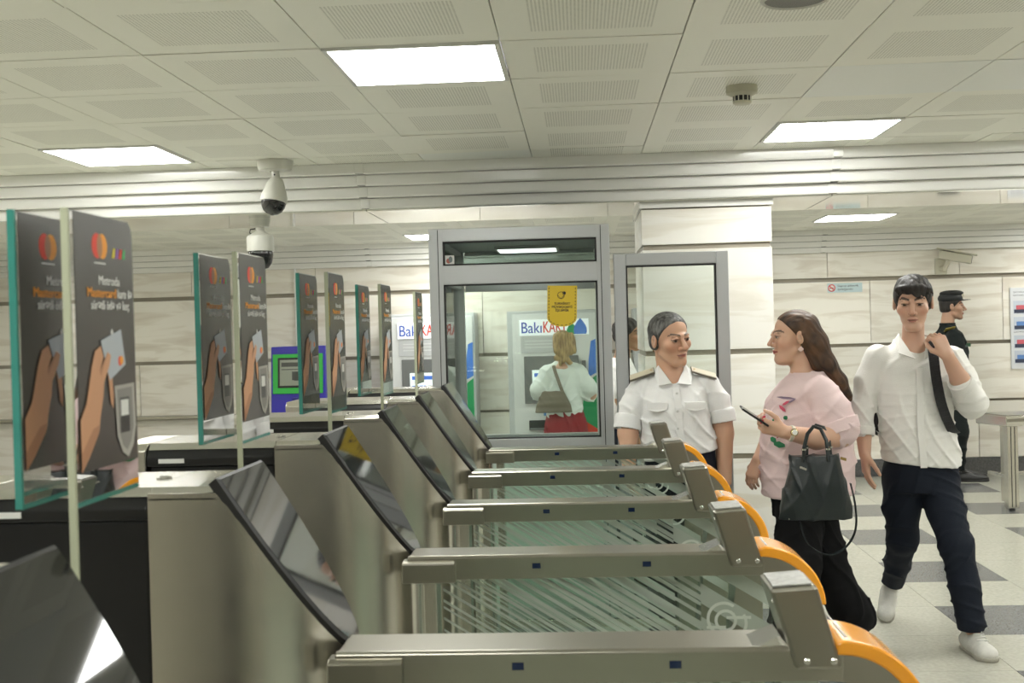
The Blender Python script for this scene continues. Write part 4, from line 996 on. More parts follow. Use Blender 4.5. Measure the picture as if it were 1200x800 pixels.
for i in range(17):
    x = -.066 + .132 * i / 16; ln = (.016 + .010 * rng.random()) + .022 * math.exp(-((x - .022) / .020) ** 2) + .012 * (abs(x) > .052)
    p0 = H.W(x * .85, .066 - 6 * x * x, .092 - 6 * x * x); p1 = H.W(x * 1.0 + .003, .090 - 8 * x * x, .080 - 3 * x * x); p2 = H.W(x * 1.04 + .008 + rng.uniform(-.003, .006), .094 - 9 * x * x, .078 - ln)
    fr.chain([p0, p1, p2], [.012 * H.k, .0095 * H.k, .0035 * H.k])
fr.disp = hr.disp = strands(.0013, (220, 40, 30, 0, 1), (60, 220, 20, 1, .7))
imp_obj('hair', [(hr, .0032), (fr, .0032)], hair_mat('black_hair', (.028, .022, .019), (.006, .005, .004)), pm, base)
M_shirt = cloth('white_shirt', (.80, .79, .75))
sh = Imp(.045).loft([(.815, 1.572, 5.655, .180, .128), (.90, 1.565, 5.655, .177, .126), (1.03, 1.548, 5.655, .170, .122), (1.18, 1.548, 5.655, .178, .122), (1.29, 1.548, 5.66, .180, .105), (1.35, 1.546, 5.668, .160, .080), (1.385, 1.546, 5.675, .095, .066), (1.41, 1.546, 5.68, .075, .060)], n=2.4)
sh.chain([(1.385, 5.665, 1.325), (1.340, 5.67, 1.22), (1.312, 5.67, 1.12), (1.302, 5.635, .99)], [.066, .062, .056, .050], .018)
sh.chain([(1.715, 5.66, 1.31), (1.755, 5.62, 1.21), (1.778, 5.56, 1.11), (1.715, 5.49, 1.195)], [.068, .070, .068, .056], .018)
sh.cap((1.537, 5.515, 1.275), (1.530, 5.545, 1.43), .010, .066, .008, True); sh.cap((1.54, 5.60, 1.41), (1.545, 5.68, 1.44), .064, .064, .008, True)
sh.disp = folds(.0042, (55, 10, 22, 0, 1), (-38, 14, 40, 2, .8), (20, 0, -75, 1, .45))
sh.cut((1.52, 5.5, .832), (-.12, 0, -1), .006)
so_ = imp_obj('shirt', [(sh, .0062)], M_shirt, pm, base)
for pa, pb, r in (((1.303, 5.638, 1.005), (1.3015, 5.628, .965), .0535), ((1.722, 5.497, 1.188), (1.700, 5.478, 1.218), .0585)):
    C_ = Imp(.01).cap(pa, pb, r, r * .97); C_.cap(nv3(pa), nv3(pa) + 3 * (nv3(pb) - nv3(pa)), r * .83, r * .8, .004, True); a_ = unit(nv3(pb) - nv3(pa)); C_.cut(nv3(pb), a_); C_.cut(nv3(pa), -a_)
    imp_obj('cuff', [(C_, .004)], M_shirt, so_, base)
for q in (-1, 1):   # collar flaps
    c0 = Vector((1.542 + q * .062, 5.635, 1.425)); c1 = Vector((1.540 + q * .018, 5.535, 1.318)); c2 = Vector((1.542 + q * .088, 5.555, 1.345)); c3 = Vector((1.546 + q * .082, 5.66, 1.405)); c4 = Vector((1.546 + q * .045, 5.725, 1.435))
    mbx = MB(); off = Vector((q * .004, -.004, .004))
    v_ = [c0, c1, c2, c3, c4]; mbx.add(v_ + [x + off for x in v_], [(0, 1, 2, 3), (0, 3, 4), (5, 8, 7, 6), (5, 9, 8)] + [(i, 5 + i, 5 + (i + 1) % 5, (i + 1) % 5) for i in range(5)])
    mbx.build('collar', M_shirt, so_, .002, loc=tuple(-Vector(base)))
mbx = MB()
for i in range(9):
    z = 1.275 - .05 * i; z2 = z - .05; yf = lambda zz: 5.655 - float(np.interp(zz, [.82, .9, 1.03, 1.18, 1.29], [.128, .126, .122, .122, .107])) - .004
    xf = lambda zz: float(np.interp(zz, [.82, 1.0, 1.28], [1.545, 1.535, 1.538]))
    mbx.obox(((xf(z) + xf(z2)) / 2, (yf(z) + yf(z2)) / 2, (z + z2) / 2), (.015, 0, 0), (0, .0025, 0), ((xf(z) - xf(z2)) / 2, (yf(z) - yf(z2)) / 2, .0255))
mbx.build('placket', M_shirt, so_, .001, loc=tuple(-Vector(base)))
M_navy = cloth('navy_trousers', (.010, .014, .024), .8)
tr = Imp(.04).loft([(.70, 1.565, 5.67, .150, .11), (.80, 1.568, 5.66, .162, .115), (.90, 1.568, 5.66, .160, .112)])
tr.chain([(1.49, 5.68, .77), (1.488, 5.71, .62), (1.500, 5.75, .465), (1.520, 5.93, .31), (1.536, 6.07, .205)], [.092, .082, .072, .060, .056], .03)
tr.chain([(1.645, 5.66, .77), (1.662, 5.61, .62), (1.683, 5.53, .465), (1.705, 5.50, .29), (1.724, 5.475, .125)], [.092, .084, .074, .066, .064], .03)
tr.disp = folds(.0045, (20, 30, 60, 0, 1), (45, -20, -35, 2, .7))
tr.cut((1.72, 5.47, .095), (0, 0, -1))
imp_obj('trousers', [(tr, .0068)], M_navy, pm, base)
M_sneak = P('white_sneaker', (.66, .65, .60), .5, bump=.2, bscale=120, var=.12, vscale=30); M_sole = P('shoe_sole', (.42, .40, .34), .6)
s1_ = shoe(pm, base, (1.722, 5.535, .0), (1.748, 5.305, .0), (1.724, 5.49, .125), (0, 0, 1), M_sneak, M_sole, w_=.050)
s2_ = shoe(pm, base, (1.535, 6.155, .115), (1.478, 6.03, .004), (1.535, 6.09, .20), (-.15, -.62, .75), M_sneak, M_sole, w_=.042)
for o_, hp, tp in ((s1_, (1.722, 5.535, .0), (1.748, 5.305, .0)),):
    mbx = MB(); hp, tp = Vector(hp), Vector(tp); dd = (tp - hp)
    for k in range(5):
        c = hp + dd * (.46 + .07 * k) + Vector((0, 0, .100 - .009 * k)) - Vector(base); mbx.obox(c, (.022, .004 * (-1) ** k, .0), (0, .004, 0), (0, 0, .003))
    mbx.build('laces', P('lace_white', (.72, .71, .68), .7), o_)
# rucksack hanging behind him
bp = empty('backpack', (1.55, 5.86, .98)); tag(bp, 'black rucksack slung behind the young man, strap over his shoulder', 'backpack')
B2 = Imp(.03).rbox((1.530, 5.865, 1.13), (.150, .075, .19), None, .06); B2.rbox((1.53, 5.95, 1.07), (.10, .03, .10), None, .028); B2.disp = folds(.004, (30, 10, 40, 0, 1))
M_bag = P('black_canvas', (.010, .010, .012), .65, bump=.3, bscale=200)
imp_obj('bag_body', [(B2, .008)], M_bag, bp, (1.55, 5.86, .98))
mbx = MB(); pth = [(1.63, 5.80, 1.30), (1.632, 5.74, 1.375), (1.622, 5.66, 1.402), (1.606, 5.57, 1.388), (1.598, 5.518, 1.33), (1.606, 5.508, 1.22), (1.630, 5.512, 1.10), (1.675, 5.54, 1.0), (1.715, 5.62, .97), (1.70, 5.78, .98)]
quadstrip(mbx, pth, (1, .12, .15), .048); mbx.build('shoulder_strap', M_bag, bp, .003, loc=(-1.55, -5.86, -.98))

# ---------------------------------------------------------------- woman in pink t-shirt
base = (1.05, 5.60, 0)
pw_ = person(base, 'woman in pale pink t-shirt and wide black trousers walking left with phone')
H = Head((.986, 5.60, 1.436), (-1, -.10, -.05), 1.03)
SK2 = (.63, .39, .275)
hs = H.imp((1.035, 5.60, 1.235), .058, chest=[((1.03, 5.60, 1.19), (.10, .15, .07))], wide=1.02, jaw=.98, nose=.85)
hs.ell(H.W(0, .040, -.100), nv3((.040, .040, .022)) * H.k, H.A, .03)
hs.cut((1.03, 5.6, 1.14), (0, 0, -1))
aL = Imp(.015).chain([(1.135, 5.375, 1.06), (1.140, 5.360, .995), (1.02, 5.29, .990), (.872, 5.245, 1.028)], [.055, .050, .046, .028]); hand(aL, (.872, 5.245, 1.028), (-.95, -.08, .30), (.10, .75, .45), (-.2, .1, 1), .75, thumb_in=.2)
aR = Imp(.015).chain([(.965, 5.81, 1.05), (.915, 5.80, .985), (.826, 5.69, .862)], [.05, .046, .028]); hand(aR, (.826, 5.69, .862), (-.40, -.12, -.9), (.5, .55, -.3), (-.75, -.45, .3), .45)
core = Imp(.04).loft([(.66, 1.03, 5.60, .14, .16), (.95, 1.03, 5.60, .14, .15), (1.17, 1.03, 5.60, .07, .11)])
core.chain([(.99, 5.53, .70), (.965, 5.51, .42), (.94, 5.49, .08)], [.085, .055, .035]).chain([(1.06, 5.68, .70), (1.125, 5.66, .40), (1.25, 5.70, .09)], [.085, .055, .035])
core.chain([(1.06, 5.46, 1.15), (1.135, 5.375, 1.06)], [.04, .05]).chain([(1.03, 5.74, 1.15), (.965, 5.81, 1.05)], [.04, .045])
imp_obj('body', [(hs, .003), (aL, .0033), (aR, .0033), (core, .014)], M_skin, pw_, base, H.colour(SK2, (.36, .055, .06), (.05, .028, .018), browth=.0042))
hr = H.shell(1.075, 1.03, -.004, line=((.072, .088), (-.012, -.020)), low=-.075)
lng = Imp(.03)
for q, yy in ((0, 0), (1, -.045), (-1, .045), (.5, -.02), (-.5, .02)):
    a0 = H.W(-yy * .9, -.055, .045); a1 = H.W(-yy * 1.2, -.088, -.035); a2 = nv3((1.125, 5.60 + yy * 1.3, 1.31)); a3 = nv3((1.185, 5.61 + yy * 1.2, 1.225)); a4 = nv3((1.235, 5.62 + yy * .9, 1.135 + .02 * abs(q)))
    lng.chain([a0, a1, a2, a3, a4], [.050, .046, .036, .026, .009])
lng.cap(H.W(.060, -.03, .01), nv3((1.075, 5.545, 1.30)), .026, .022)
lng.disp = strands(.0010, (150, 210, 110, 0, 1), (110, -160, 80, 1, .8)); hr.disp = strands(.0008, (60, 190, 60, 0, 1))
imp_obj('hair', [(hr, .0032), (lng, .0042)], hair_mat('brown_hair', (.115, .055, .024), (.022, .011, .006), (14, 60, 9)), pw_, base)
M_pink = cloth('pink_tshirt', (.80, .63, .63))
ts = Imp(.05).loft([(.700, 1.035, 5.60, .208, .225), (.80, 1.035, 5.60, .212, .218), (.94, 1.032, 5.60, .212, .205), (1.06, 1.030, 5.60, .196, .190), (1.14, 1.028, 5.60, .174, .180), (1.20, 1.035, 5.60, .138, .190), (1.245, 1.045, 5.60, .098, .140), (1.275, 1.045, 5.60, .074, .082)], n=2.5)
ts.chain([(1.075, 5.43, 1.185), (1.115, 5.395, 1.10), (1.140, 5.375, 1.025)], [.074, .082, .088], .016).chain([(1.03, 5.77, 1.19), (.985, 5.815, 1.08), (.955, 5.83, 1.03)], [.074, .08, .082], .016)
ts.cap((1.015, 5.60, 1.27), (1.00, 5.60, 1.37), .057, .085, .006, True)
ts.cut((1.12, 5.37, 1.020), (.0, -.35, -1)) if False else None

ts.disp = folds(.0055, (38, 8, 30, 0, 1), (-24, 22, 46, 2, .8), (18, 20, -60, 1, .5)); ts.cut((1.03, 5.6, .708), (.03, 0, -1), .006)
to_ = imp_obj('t_shirt', [(ts, .0066)], M_pink, pw_, base)
C_ = Imp(.01).cap((1.128, 5.385, 1.065), (1.152, 5.368, .95), .094); a_ = unit((.024, -.017, -.075)); C_.cap((1.136, 5.379, 1.03), (1.165, 5.36, .93), .087, None, .003, True); C_.cut((1.146, 5.372, 1.003), a_); C_.cut((1.128, 5.385, 1.055), -a_)
imp_obj('sleeve_hem', [(C_, .0045)], M_pink, to_, base)
# printed design on the left chest of the shirt: leaf and branch patches laid on the cloth
pr_ = [(.925, 1.162, .075, .006, 0, -.08), (.920, 1.14, .04, .006, 1, .6), (.905, 1.115, .04, .008, 1, -.9), (.872, 1.06, .024, .012, 2, .3), (.915, 1.075, .022, .010, 2, .8), (.862, .975, .024, .016, 2, .5), (.885, .955, .030, .026, 2, 1.4), (.885, 1.0, .04, .008, 1, 1.1), (.885, 1.03, .018, .012, 1, .2), (.945, 1.150, .045, .005, 0, .5)]
def shirt_y(x, z):
    z = float(z); cx = float(np.interp(z, [.7, 1.06, 1.2], [1.035, 1.03, 1.035])); a = float(np.interp(z, [.70, .80, .94, 1.06, 1.14, 1.20], [.208, .214, .217, .200, .176, .138])); b = float(np.interp(z, [.7, .8, .94, 1.06, 1.14, 1.2], [.225, .218, .205, .19, .18, .17]))
    q = max(0., 1 - (abs(x - cx) / a) ** 2.5); return 5.60 - b * q ** .4
mbx = MB()
for (x, z, l_, w2, mi, an) in pr_:
    c, s2 = math.cos(an), math.sin(an); pts = []
    for (u_, v_) in ((-1, 0), (-.5, .8), (.3, .9), (1, .1), (.4, -.8), (-.4, -.9)):
        xx, zz = x + (u_ * l_ / 2 * c - v_ * w2 * s2), z + (u_ * l_ / 2 * s2 + v_ * w2 * c); pts.append((xx - base[0] - .004, shirt_y(xx, zz) - base[1] - .012, zz))
    mbx.add(pts + [(0 + sum(p[0] for p in pts) / 6, sum(p[1] for p in pts) / 6 - .003, sum(p[2] for p in pts) / 6)], [(i, (i + 1) % 6, 6) for i in range(6)], mi)
mbx.build('shirt_print', [P('print_grey_violet', (.25, .18, .25), .8), P('print_rose', (.62, .10, .16), .8), P('print_leaf', (.02, .17, .07), .8)], to_)
M_blk = cloth('black_trousers', (.006, .006, .007), .85)
tr = Imp(.05).loft([(.62, 1.03, 5.60, .155, .17), (.78, 1.03, 5.60, .165, .18)])
tr.chain([(.985, 5.53, .66), (.965, 5.51, .44), (.945, 5.49, .24), (.93, 5.485, .06)], [.110, .105, .112, .125], .03)
tr.chain([(1.06, 5.67, .66), (1.110, 5.665, .44), (1.165, 5.68, .27), (1.255, 5.71, .11)], [.112, .098, .092, .098], .03)
tr.disp = folds(.006, (34, 22, 18, 0, 1), (-22, 30, 30, 2, .7)); tr.cut((.94, 5.5, .02), (0, 0, -1))
imp_obj('trousers', [(tr, .0075)], M_blk, pw_, base)
M_bshoe = P('black_leather', (.010, .010, .010), .4)
shoe(pw_, base, (1.335, 5.735, .075), (1.185, 5.700, .0), (1.275, 5.71, .12), (.45, .0, .9), M_bshoe, P('gum_sole', (.45, .30, .12), .6), w_=.040)
shoe(pw_, base, (1.00, 5.49, .0), (.775, 5.47, .0), (.955, 5.485, .1), (0, 0, 1), M_bshoe, M_bshoe, w_=.040)
wt = MB(); cw = Vector((.905, 5.252, 1.019)); dw = Vector((-.95, -.15, .25)).normalized(); sw = dw.orthogonal().normalized(); tw = dw.cross(sw)
wt.lathe([(.0335, -.008), (.036, -.006), (.036, .006), (.0335, .008)], cw - Vector(base), 24, 0, sw, tw, dw); wo = wt.build('watch', P('watch_cream', (.62, .58, .48), .35), pw_, smooth=True)
nf = Vector((.1, -1, .25)); nf = (nf - dw * nf.dot(dw)).normalized(); MB().lathe([(.017, 0), (.017, .006), (.014, .008)], cw - Vector(base) + nf * .034, 20, 0, dw, nf.cross(dw), nf).build('watch_face', P('watch_gold', (.55, .45, .25), .25, metal=1), wo, smooth=True)
MB().lathe([(.012, 0), (.012, .001)], cw - Vector(base) + nf * .0425, 16, 0, dw, nf.cross(dw), nf).build('dial', P('dial_white', (.7, .7, .66), .3), wo)
eb = H.W(.084, -.006, -.040) - nv3(base)
er = MB(); er.tube([Vector(eb) + Vector((.0, -.003, .008 - .004 * i)) for i in range(5)], .0015, 6); er.build('earring', P('earring_gold', (.6, .42, .18), .25, metal=1), pw_)
er = MB()
for a in range(4): er.lathe([(.001, -.003), (.006, -.002), (.006, .002), (.001, .003)], Vector(eb) + Vector((.0065 * math.cos(a * 1.57), -.003, -.016 + .0065 * math.sin(a * 1.57))), 10, 0, (1, 0, 0), (0, 0, 1), (0, -1, 0))
er.build('charm', P('charm_pearl', (.8, .6, .55), .3), pw_.children[-1])
for fx in ((.786, 5.232, 1.092), (.776, 5.226, 1.075)):
    MB().obox(Vector(fx) - Vector(base), (.007, 0, .003), (0, .002, .002), (0, -.003, .006)).build('nail', P('nail_red', (.6, .03, .08), .25), pw_, .002)
ph = empty('phone', (.745, 5.235, 1.10)); tag(ph, 'black mobile phone held up in the pink-shirted woman\'s hand', 'phone')
dp = Vector((-.80, -.12, .55)).normalized(); sp = Vector((.0, 1, .15)).normalized(); sp = (sp - dp * sp.dot(dp)).normalized(); np_ = dp.cross(sp)
MB().obox((0, 0, 0), dp * .070, sp * .034, np_ * .0042).build('case', P('phone_black', (.012, .012, .013), .25), ph, .003)
MB().obox(np_ * -.0046, dp * .066, sp * .031, np_ * .0004).build('screen', M_blackgloss, ph)
# handbag
hb = empty('handbag', (1.0, 5.25, .65)); tag(hb, 'black leather bucket handbag hanging from the woman\'s forearm', 'handbag')
bg = Imp(.03).loft([(.650, 1.000, 5.235, .155, .062), (.70, 1.000, 5.235, .158, .070), (.80, 1.000, 5.235, .132, .066), (.90, 1.000, 5.235, .105, .050), (.925, 1.000, 5.235, .100, .042)], n=3.2)
bg.disp = folds(.0035, (60, 0, 12, 0, 1), (-40, 0, 25, 1, .6))
M_lea = P('dark_green_leather', (.010, .016, .017), .33, bump=.12, bscale=180)
imp_obj('bag_body', [(bg, .0055)], M_lea, hb, (1.0, 5.25, .65))
B0 = Vector((1.0, 5.25, .65))
for yy, dx in ((-.045, -.01), (.03, .015)):
    mbx = MB(); p_ = [(.955 + dx, 5.235 + yy, .90), (.957 + dx, 5.235 + yy, .96), (.975 + dx, 5.245 + yy, 1.02), (1.005 + dx, 5.26 + yy * .9, 1.050), (1.035 + dx, 5.26 + yy * .9, 1.040), (1.055 + dx, 5.245 + yy, .99), (1.060 + dx, 5.235 + yy, .90)]
    mbx.tube([Vector(p) - B0 for p in p_], .0085, 8); mbx.build('handle', M_lea, hb, smooth=True)
    for xx in (.957, 1.058): MB().lathe([(.011, -.004), (.011, .004)], Vector((xx + dx, 5.235 + yy - .001, .955)) - B0, 12, 0, (1, 0, 0), (0, 1, 0), (0, 0, 1)).build('buckle', M_bolt, hb)
mbx = MB(); st_ = [(1.150, 5.235, .80), (1.168, 5.232, .70), (1.165, 5.228, .60), (1.125, 5.224, .53), (1.06, 5.222, .495), (1.00, 5.224, .51), (.95, 5.226, .56), (.93, 5.228, .64)]
quadstrip(mbx, [Vector(p) - B0 for p in st_], (0, 1, 0), .022); mbx.build('hanging_strap', M_lea, hb)
mbx = MB(); mbx.obox((-.06, -.066, .225), (.014, 0, -.006), (0, .002, 0), (.002, 0, .004)); mbx.build('clasp', M_bolt, hb)
for xx in (-.115, .095): MB().obox((xx, -.062, .008), (.011, 0, 0), (0, .003, 0), (0, 0, .0025)).build('stud', M_bolt, hb)
MB().obox((.115, -.05, .26), (.012, 0, -.004), (0, .002, 0), (.001, 0, .006)).build('stud', P('stud_gold', (.6, .42, .18), .25, metal=1), hb)

# ---------------------------------------------------------------- guard
base = (.43, 5.65, 0)
pg = person(base, 'older woman guard in white short-sleeved uniform shirt with shoulder boards')
H = Head((.418, 5.615, 1.441), (.52, -.84, -.12), 1.06, tilt=.10)
SK3 = (.55, .325, .215)
hs = H.imp((.425, 5.66, 1.25), .060, chest=[((.43, 5.655, 1.215), (.14, .08, .06))], wide=1.03, jaw=1.0, nose=1.1)
hs.cut((.43, 5.65, 1.16), (0, 0, -1))
aR = Imp(.015).chain([(.212, 5.63, 1.06), (.212, 5.62, 1.0), (.209, 5.56, .845)], [.050, .047, .030]); hand(aR, (.209, 5.56, .845), (.05, -.35, -.9), (1, .2, 0), (.1, -1, .2), .35)
aL = Imp(.015).chain([(.655, 5.66, 1.06), (.660, 5.655, .99), (.655, 5.605, .77)], [.050, .047, .031]); hand(aL, (.655, 5.605, .77), (.02, -.12, -.95), (-1, .15, 0), (-.1, -1, .1), .95, thumb_in=.45)
core = Imp(.04).loft([(.65, .45, 5.66, .12, .09), (.95, .45, 5.66, .12, .09), (1.18, .43, 5.66, .11, .05)])
core.chain([(.36, 5.67, .75), (.36, 5.66, .42), (.36, 5.68, .05)], [.085, .055, .035]).chain([(.54, 5.67, .75), (.54, 5.66, .42), (.54, 5.68, .05)], [.085, .055, .035])
core.chain([(.29, 5.66, 1.17), (.212, 5.63, 1.06)], [.035, .045]).chain([(.58, 5.66, 1.18), (.655, 5.66, 1.06)], [.035, .045])
imp_obj('body', [(hs, .003), (aR, .0034), (aL, .0034), (core, .014)], M_skin, pg, base, H.colour(SK3, (.30, .11, .09), (.06, .045, .038), browth=.0036))
hr = H.shell(1.055, 1.06, -.004, line=((.068, .082), (-.004, -.020)), low=-.05); hr.ell(H.W(0, -.112, -.005), nv3((.034, .026, .034)) * H.k, H.A)
hr.disp = strands(.0004, (150, 60, 90, 0, 1), (60, 160, -60, 1, .7))
imp_obj('hair', [(hr, .0032)], hair_mat('grey_hair', (.15, .148, .14), (.016, .015, .014), (70, 90, 25)), pg, base)
M_unif = cloth('uniform_white', (.82, .82, .81))
sh = Imp(.045).loft([(.868, .452, 5.655, .186, .145), (.93, .452, 5.655, .184, .142), (1.02, .442, 5.655, .170, .142), (1.11, .432, 5.655, .158, .148), (1.19, .430, 5.66, .158, .120), (1.245, .430, 5.668, .150, .088), (1.275, .428, 5.672, .100, .070), (1.295, .428, 5.675, .078, .062)], n=2.4)
sh.chain([(.285, 5.665, 1.215), (.238, 5.65, 1.13), (.212, 5.635, 1.052)], [.060, .060, .057], .016).chain([(.585, 5.665, 1.225), (.635, 5.665, 1.14), (.658, 5.66, 1.075)], [.060, .060, .054], .016)
sh.cap((.43, 5.51, 1.225), (.43, 5.57, 1.33), .008, .040, .006, True); sh.cap((.425, 5.62, 1.31), (.425, 5.68, 1.34), .060, .062, .006, True)
sh.disp = folds(.0042, (34, 8, 40, 0, 1), (-40, 10, 30, 2, .7), (14, 10, 85, 1, .5)); sh.cut((.45, 5.6, .895), (.15, 0, -1), .006)
so_ = imp_obj('shirt', [(sh, .0062)], M_unif, pg, base); OB = tuple(-Vector(base))
for pa, pb, r in (((.2165, 5.638, 1.068), (.2085, 5.628, 1.020), .0655), ((.655, 5.661, 1.085), (.661, 5.658, 1.042), .0625)):
    C_ = Imp(.01).cap(pa, nv3(pa) + 1.6 * (nv3(pb) - nv3(pa)), r); a_ = unit(nv3(pb) - nv3(pa)); C_.cap(nv3(pa) + .6 * (nv3(pb) - nv3(pa)), nv3(pa) + 3 * (nv3(pb) - nv3(pa)), r - .006, None, .003, True); C_.cut(nv3(pb), a_); C_.cut(nv3(pa) - a_ * .02, -a_)
    imp_obj('sleeve_hem', [(C_, .004)], M_unif, so_, base)
def gy(z): return 5.655 - float(np.interp(z, [.868, .93, 1.02, 1.11, 1.19, 1.245], [.145, .142, .142, .148, .122, .09]))
for q in (-1, 1):
    v_ = [Vector((.426 + q * .060, 5.625, 1.315)), Vector((.430 + q * .010, 5.548, 1.232)), Vector((.430 + q * .072, 5.535, 1.225)), Vector((.428 + q * .088, 5.64, 1.282)), Vector((.428 + q * .045, 5.725, 1.315))]
    off = Vector((q * .004, -.004, .004)); mbx = MB(); mbx.add(v_ + [x + off for x in v_], [(0, 1, 2, 3), (0, 3, 4), (5, 8, 7, 6), (5, 9, 8)] + [(i, 5 + i, 5 + (i + 1) % 5, (i + 1) % 5) for i in range(5)]); mbx.build('collar', M_unif, so_, .002, loc=OB)
    # shoulder board
    a = Vector((.428 + q * .085, 5.628, 1.292)); b = Vector((.428 + q * .200, 5.628, 1.256)); d_ = (b - a); n_ = Vector((0, 1, 0)).cross(d_).normalized() * (-1 if q > 0 else 1); n_ = n_ if n_.z > 0 else -n_
    bo = MB().obox((a + b) / 2 + n_ * .003, d_ * .5, (0, .026, .012), n_ * .003).build('shoulder_board', P('board_brown', (.10, .085, .06), .6), so_, .002, loc=OB)
    MB().obox((a + b) / 2 + n_ * .0065, d_ * .485, (0, .020, .0092), n_ * .0015).build('board_face', P('board_cream', (.62, .57, .44), .6), bo)
    MB().lathe([(.006, 0), (.004, .003)], a + d_ * .12 + n_ * .008, 10).build('board_button', P('button_gold', (.55, .4, .12), .3, metal=1), bo)
    # pocket with flap
    cx = .432 + q * .088
    pk = [(cx - .048, gy(1.135) + .012 - .006, 1.150), (cx + .048, gy(1.135) + .012 - .006, 1.150), (cx + .048, gy(1.12) + .010, 1.118), (cx, gy(1.10) + .006, 1.106), (cx - .048, gy(1.12) + .010, 1.118)]
    mbx = MB(); mbx.add([Vector(p) + Vector((0, -.012, 0)) for p in pk] + [Vector(p) + Vector((0, .012, 0)) for p in pk], [(0, 4, 3, 2, 1), (5, 6, 7, 8, 9)] + [(i, (i + 1) % 5, 5 + (i + 1) % 5, 5 + i) for i in range(5)]); mbx.build('pocket_flap', M_unif, so_, .002, loc=OB)
mbx = MB()
for i in range(7):
    z, z2 = 1.215 - .046 * i, 1.215 - .046 * (i + 1); mbx.obox((.436 + .003 * i, (gy(z) + gy(z2)) / 2 - .005, (z + z2) / 2), (.015, 0, 0), (0, .0025, 0), (-.0015, (gy(z) - gy(z2)) / 2, .0235))
po_ = mbx.build('placket', M_unif, so_, .001, loc=OB)
for z in (1.19, 1.11, 1.03, .95): MB().lathe([(.006, 0), (.005, .002)], (.437, gy(z) - .008, z), 10, 0, (1, 0, 0), (0, 0, 1), (0, -1, 0)).build('button', P('button_pearl', (.6, .6, .58), .3), po_)
tr = Imp(.05).loft([(.62, .455, 5.66, .165, .125), (.80, .455, 5.66, .172, .132), (.93, .452, 5.66, .165, .125)])
tr.chain([(.365, 5.67, .70), (.362, 5.66, .42), (.36, 5.67, .05)], [.098, .082, .070], .03).chain([(.545, 5.67, .70), (.542, 5.66, .42), (.54, 5.67, .05)], [.098, .082, .070], .03); tr.disp = folds(.004, (30, 20, 40, 0, 1)); tr.cut((.4, 5.6, .035), (0, 0, -1))
imp_obj('trousers', [(tr, .0085)], M_navy, pg, base)
for x in (.36, .54): shoe(pg, base, (x, 5.73, 0), (x + .02, 5.50, 0), (x, 5.68, .09), (0, 0, 1), M_bshoe, M_bshoe, hh=.007)
MB().tube([Vector(H.W(-.084, -.008, -.040)) - Vector(base) + Vector((0, 0, -.003 * i)) for i in range(4)], .0028, 6).build('earring', P('earring_gold', (.6, .42, .18), .25, metal=1), pg)

# ---------------------------------------------------------------- police officer
base = (3.44, 11.30, 0)
po = person(base, 'police officer in black uniform and peaked cap standing sideways by the far wall')
H = Head((3.448, 11.30, 1.610), (.98, -.18, 0), 1.06)
hs = H.imp((3.40, 11.30, 1.42), .060, chest=[((3.40, 11.3, 1.37), (.06, .08, .04))], wide=1.0); hs.cut((3.4, 11.3, 1.34), (0, 0, -1))
aR = Imp(.015).chain([(3.42, 11.05, 1.1), (3.44, 11.06, .97), (3.52, 11.12, .86)], [.05, .046, .03]); hand(aR, (3.52, 11.12, .86), (.6, .3, -.7), (0, .5, -.6), (.5, -.5, .4), .5)
core = Imp(.05).loft([(.75, 3.42, 11.3, .11, .15), (1.1, 3.42, 11.3, .10, .14), (1.34, 3.41, 11.3, .05, .11)]).chain([(3.42, 11.22, .85), (3.44, 11.2, .48), (3.42, 11.2, .06)], [.09, .06, .04]).chain([(3.42, 11.38, .85), (3.46, 11.4, .48), (3.47, 11.4, .06)], [.09, .06, .04])
imp_obj('body', [(hs, .0045), (aR, .005), (core, .016)], M_skin, po, base, H.colour((.48, .29, .20), (.32, .14, .11), (.03, .02, .015), stubble=.4))
hr = H.shell(1.03, 1.03, 0, line=((.05, .03), (-.01, -.03)), low=-.05); imp_obj('hair', [(hr, .005)], hair_mat('black_hair', (.028, .022, .019), (.006, .005, .004)), po, base)
M_pol = cloth('police_black', (.010, .014, .014), .8)
ja = Imp(.05).loft([(.78, 3.43, 11.3, .135, .17), (.95, 3.43, 11.3, .135, .17), (1.15, 3.44, 11.3, .142, .185), (1.28, 3.435, 11.3, .130, .19), (1.36, 3.415, 11.3, .10, .17), (1.42, 3.405, 11.3, .075, .09), (1.45, 3.405, 11.3, .066, .07)])
ja.chain([(3.41, 11.10, 1.33), (3.42, 11.04, 1.12), (3.45, 11.06, .96)], [.075, .070, .062]).chain([(3.41, 11.50, 1.33), (3.42, 11.55, 1.1), (3.50, 11.52, .93)], [.075, .068, .06]); ja.disp = folds(.005, (30, 20, 50, 0, 1), (-20, 40, 30, 1, .6))
jo = imp_obj('jacket', [(ja, .009)], M_pol, po, base); MB().lathe([(.07, 0), (.072, .03)], (3.405 - base[0], 0, 1.43), 20).build('collar', M_pol, jo)
mbx = MB(); text_into(mb := mbx, 'POLİS', .030, (3.437 - base[0], -.197, 1.285), (1, 0, 0), (0, 0, 1), 0, width=.085, bold=.001); mbx.box(-.075, .08, -.200, -.192, 1.235, 1.255, 1); mbx.box(.085, .125, -.15, -.13, 1.24, 1.27, 2)
mbx.build('jacket_lettering', [M_offw, P('reflective_grey', (.12, .15, .15), .5), P('badge_green', (.05, .14, .07), .5)], jo)
MB().obox((-.06, -.15, 1.405), (.045, 0, .01), (0, .025, -.012), (0, 0, .005)).build('shoulder_board', P('board_gold', (.35, .28, .06), .5), jo, .002)
MB().obox((.0, 0, .90), (.142, 0, 0), (0, .176, 0), (0, 0, .022)).build('belt', M_bshoe, po, .02)
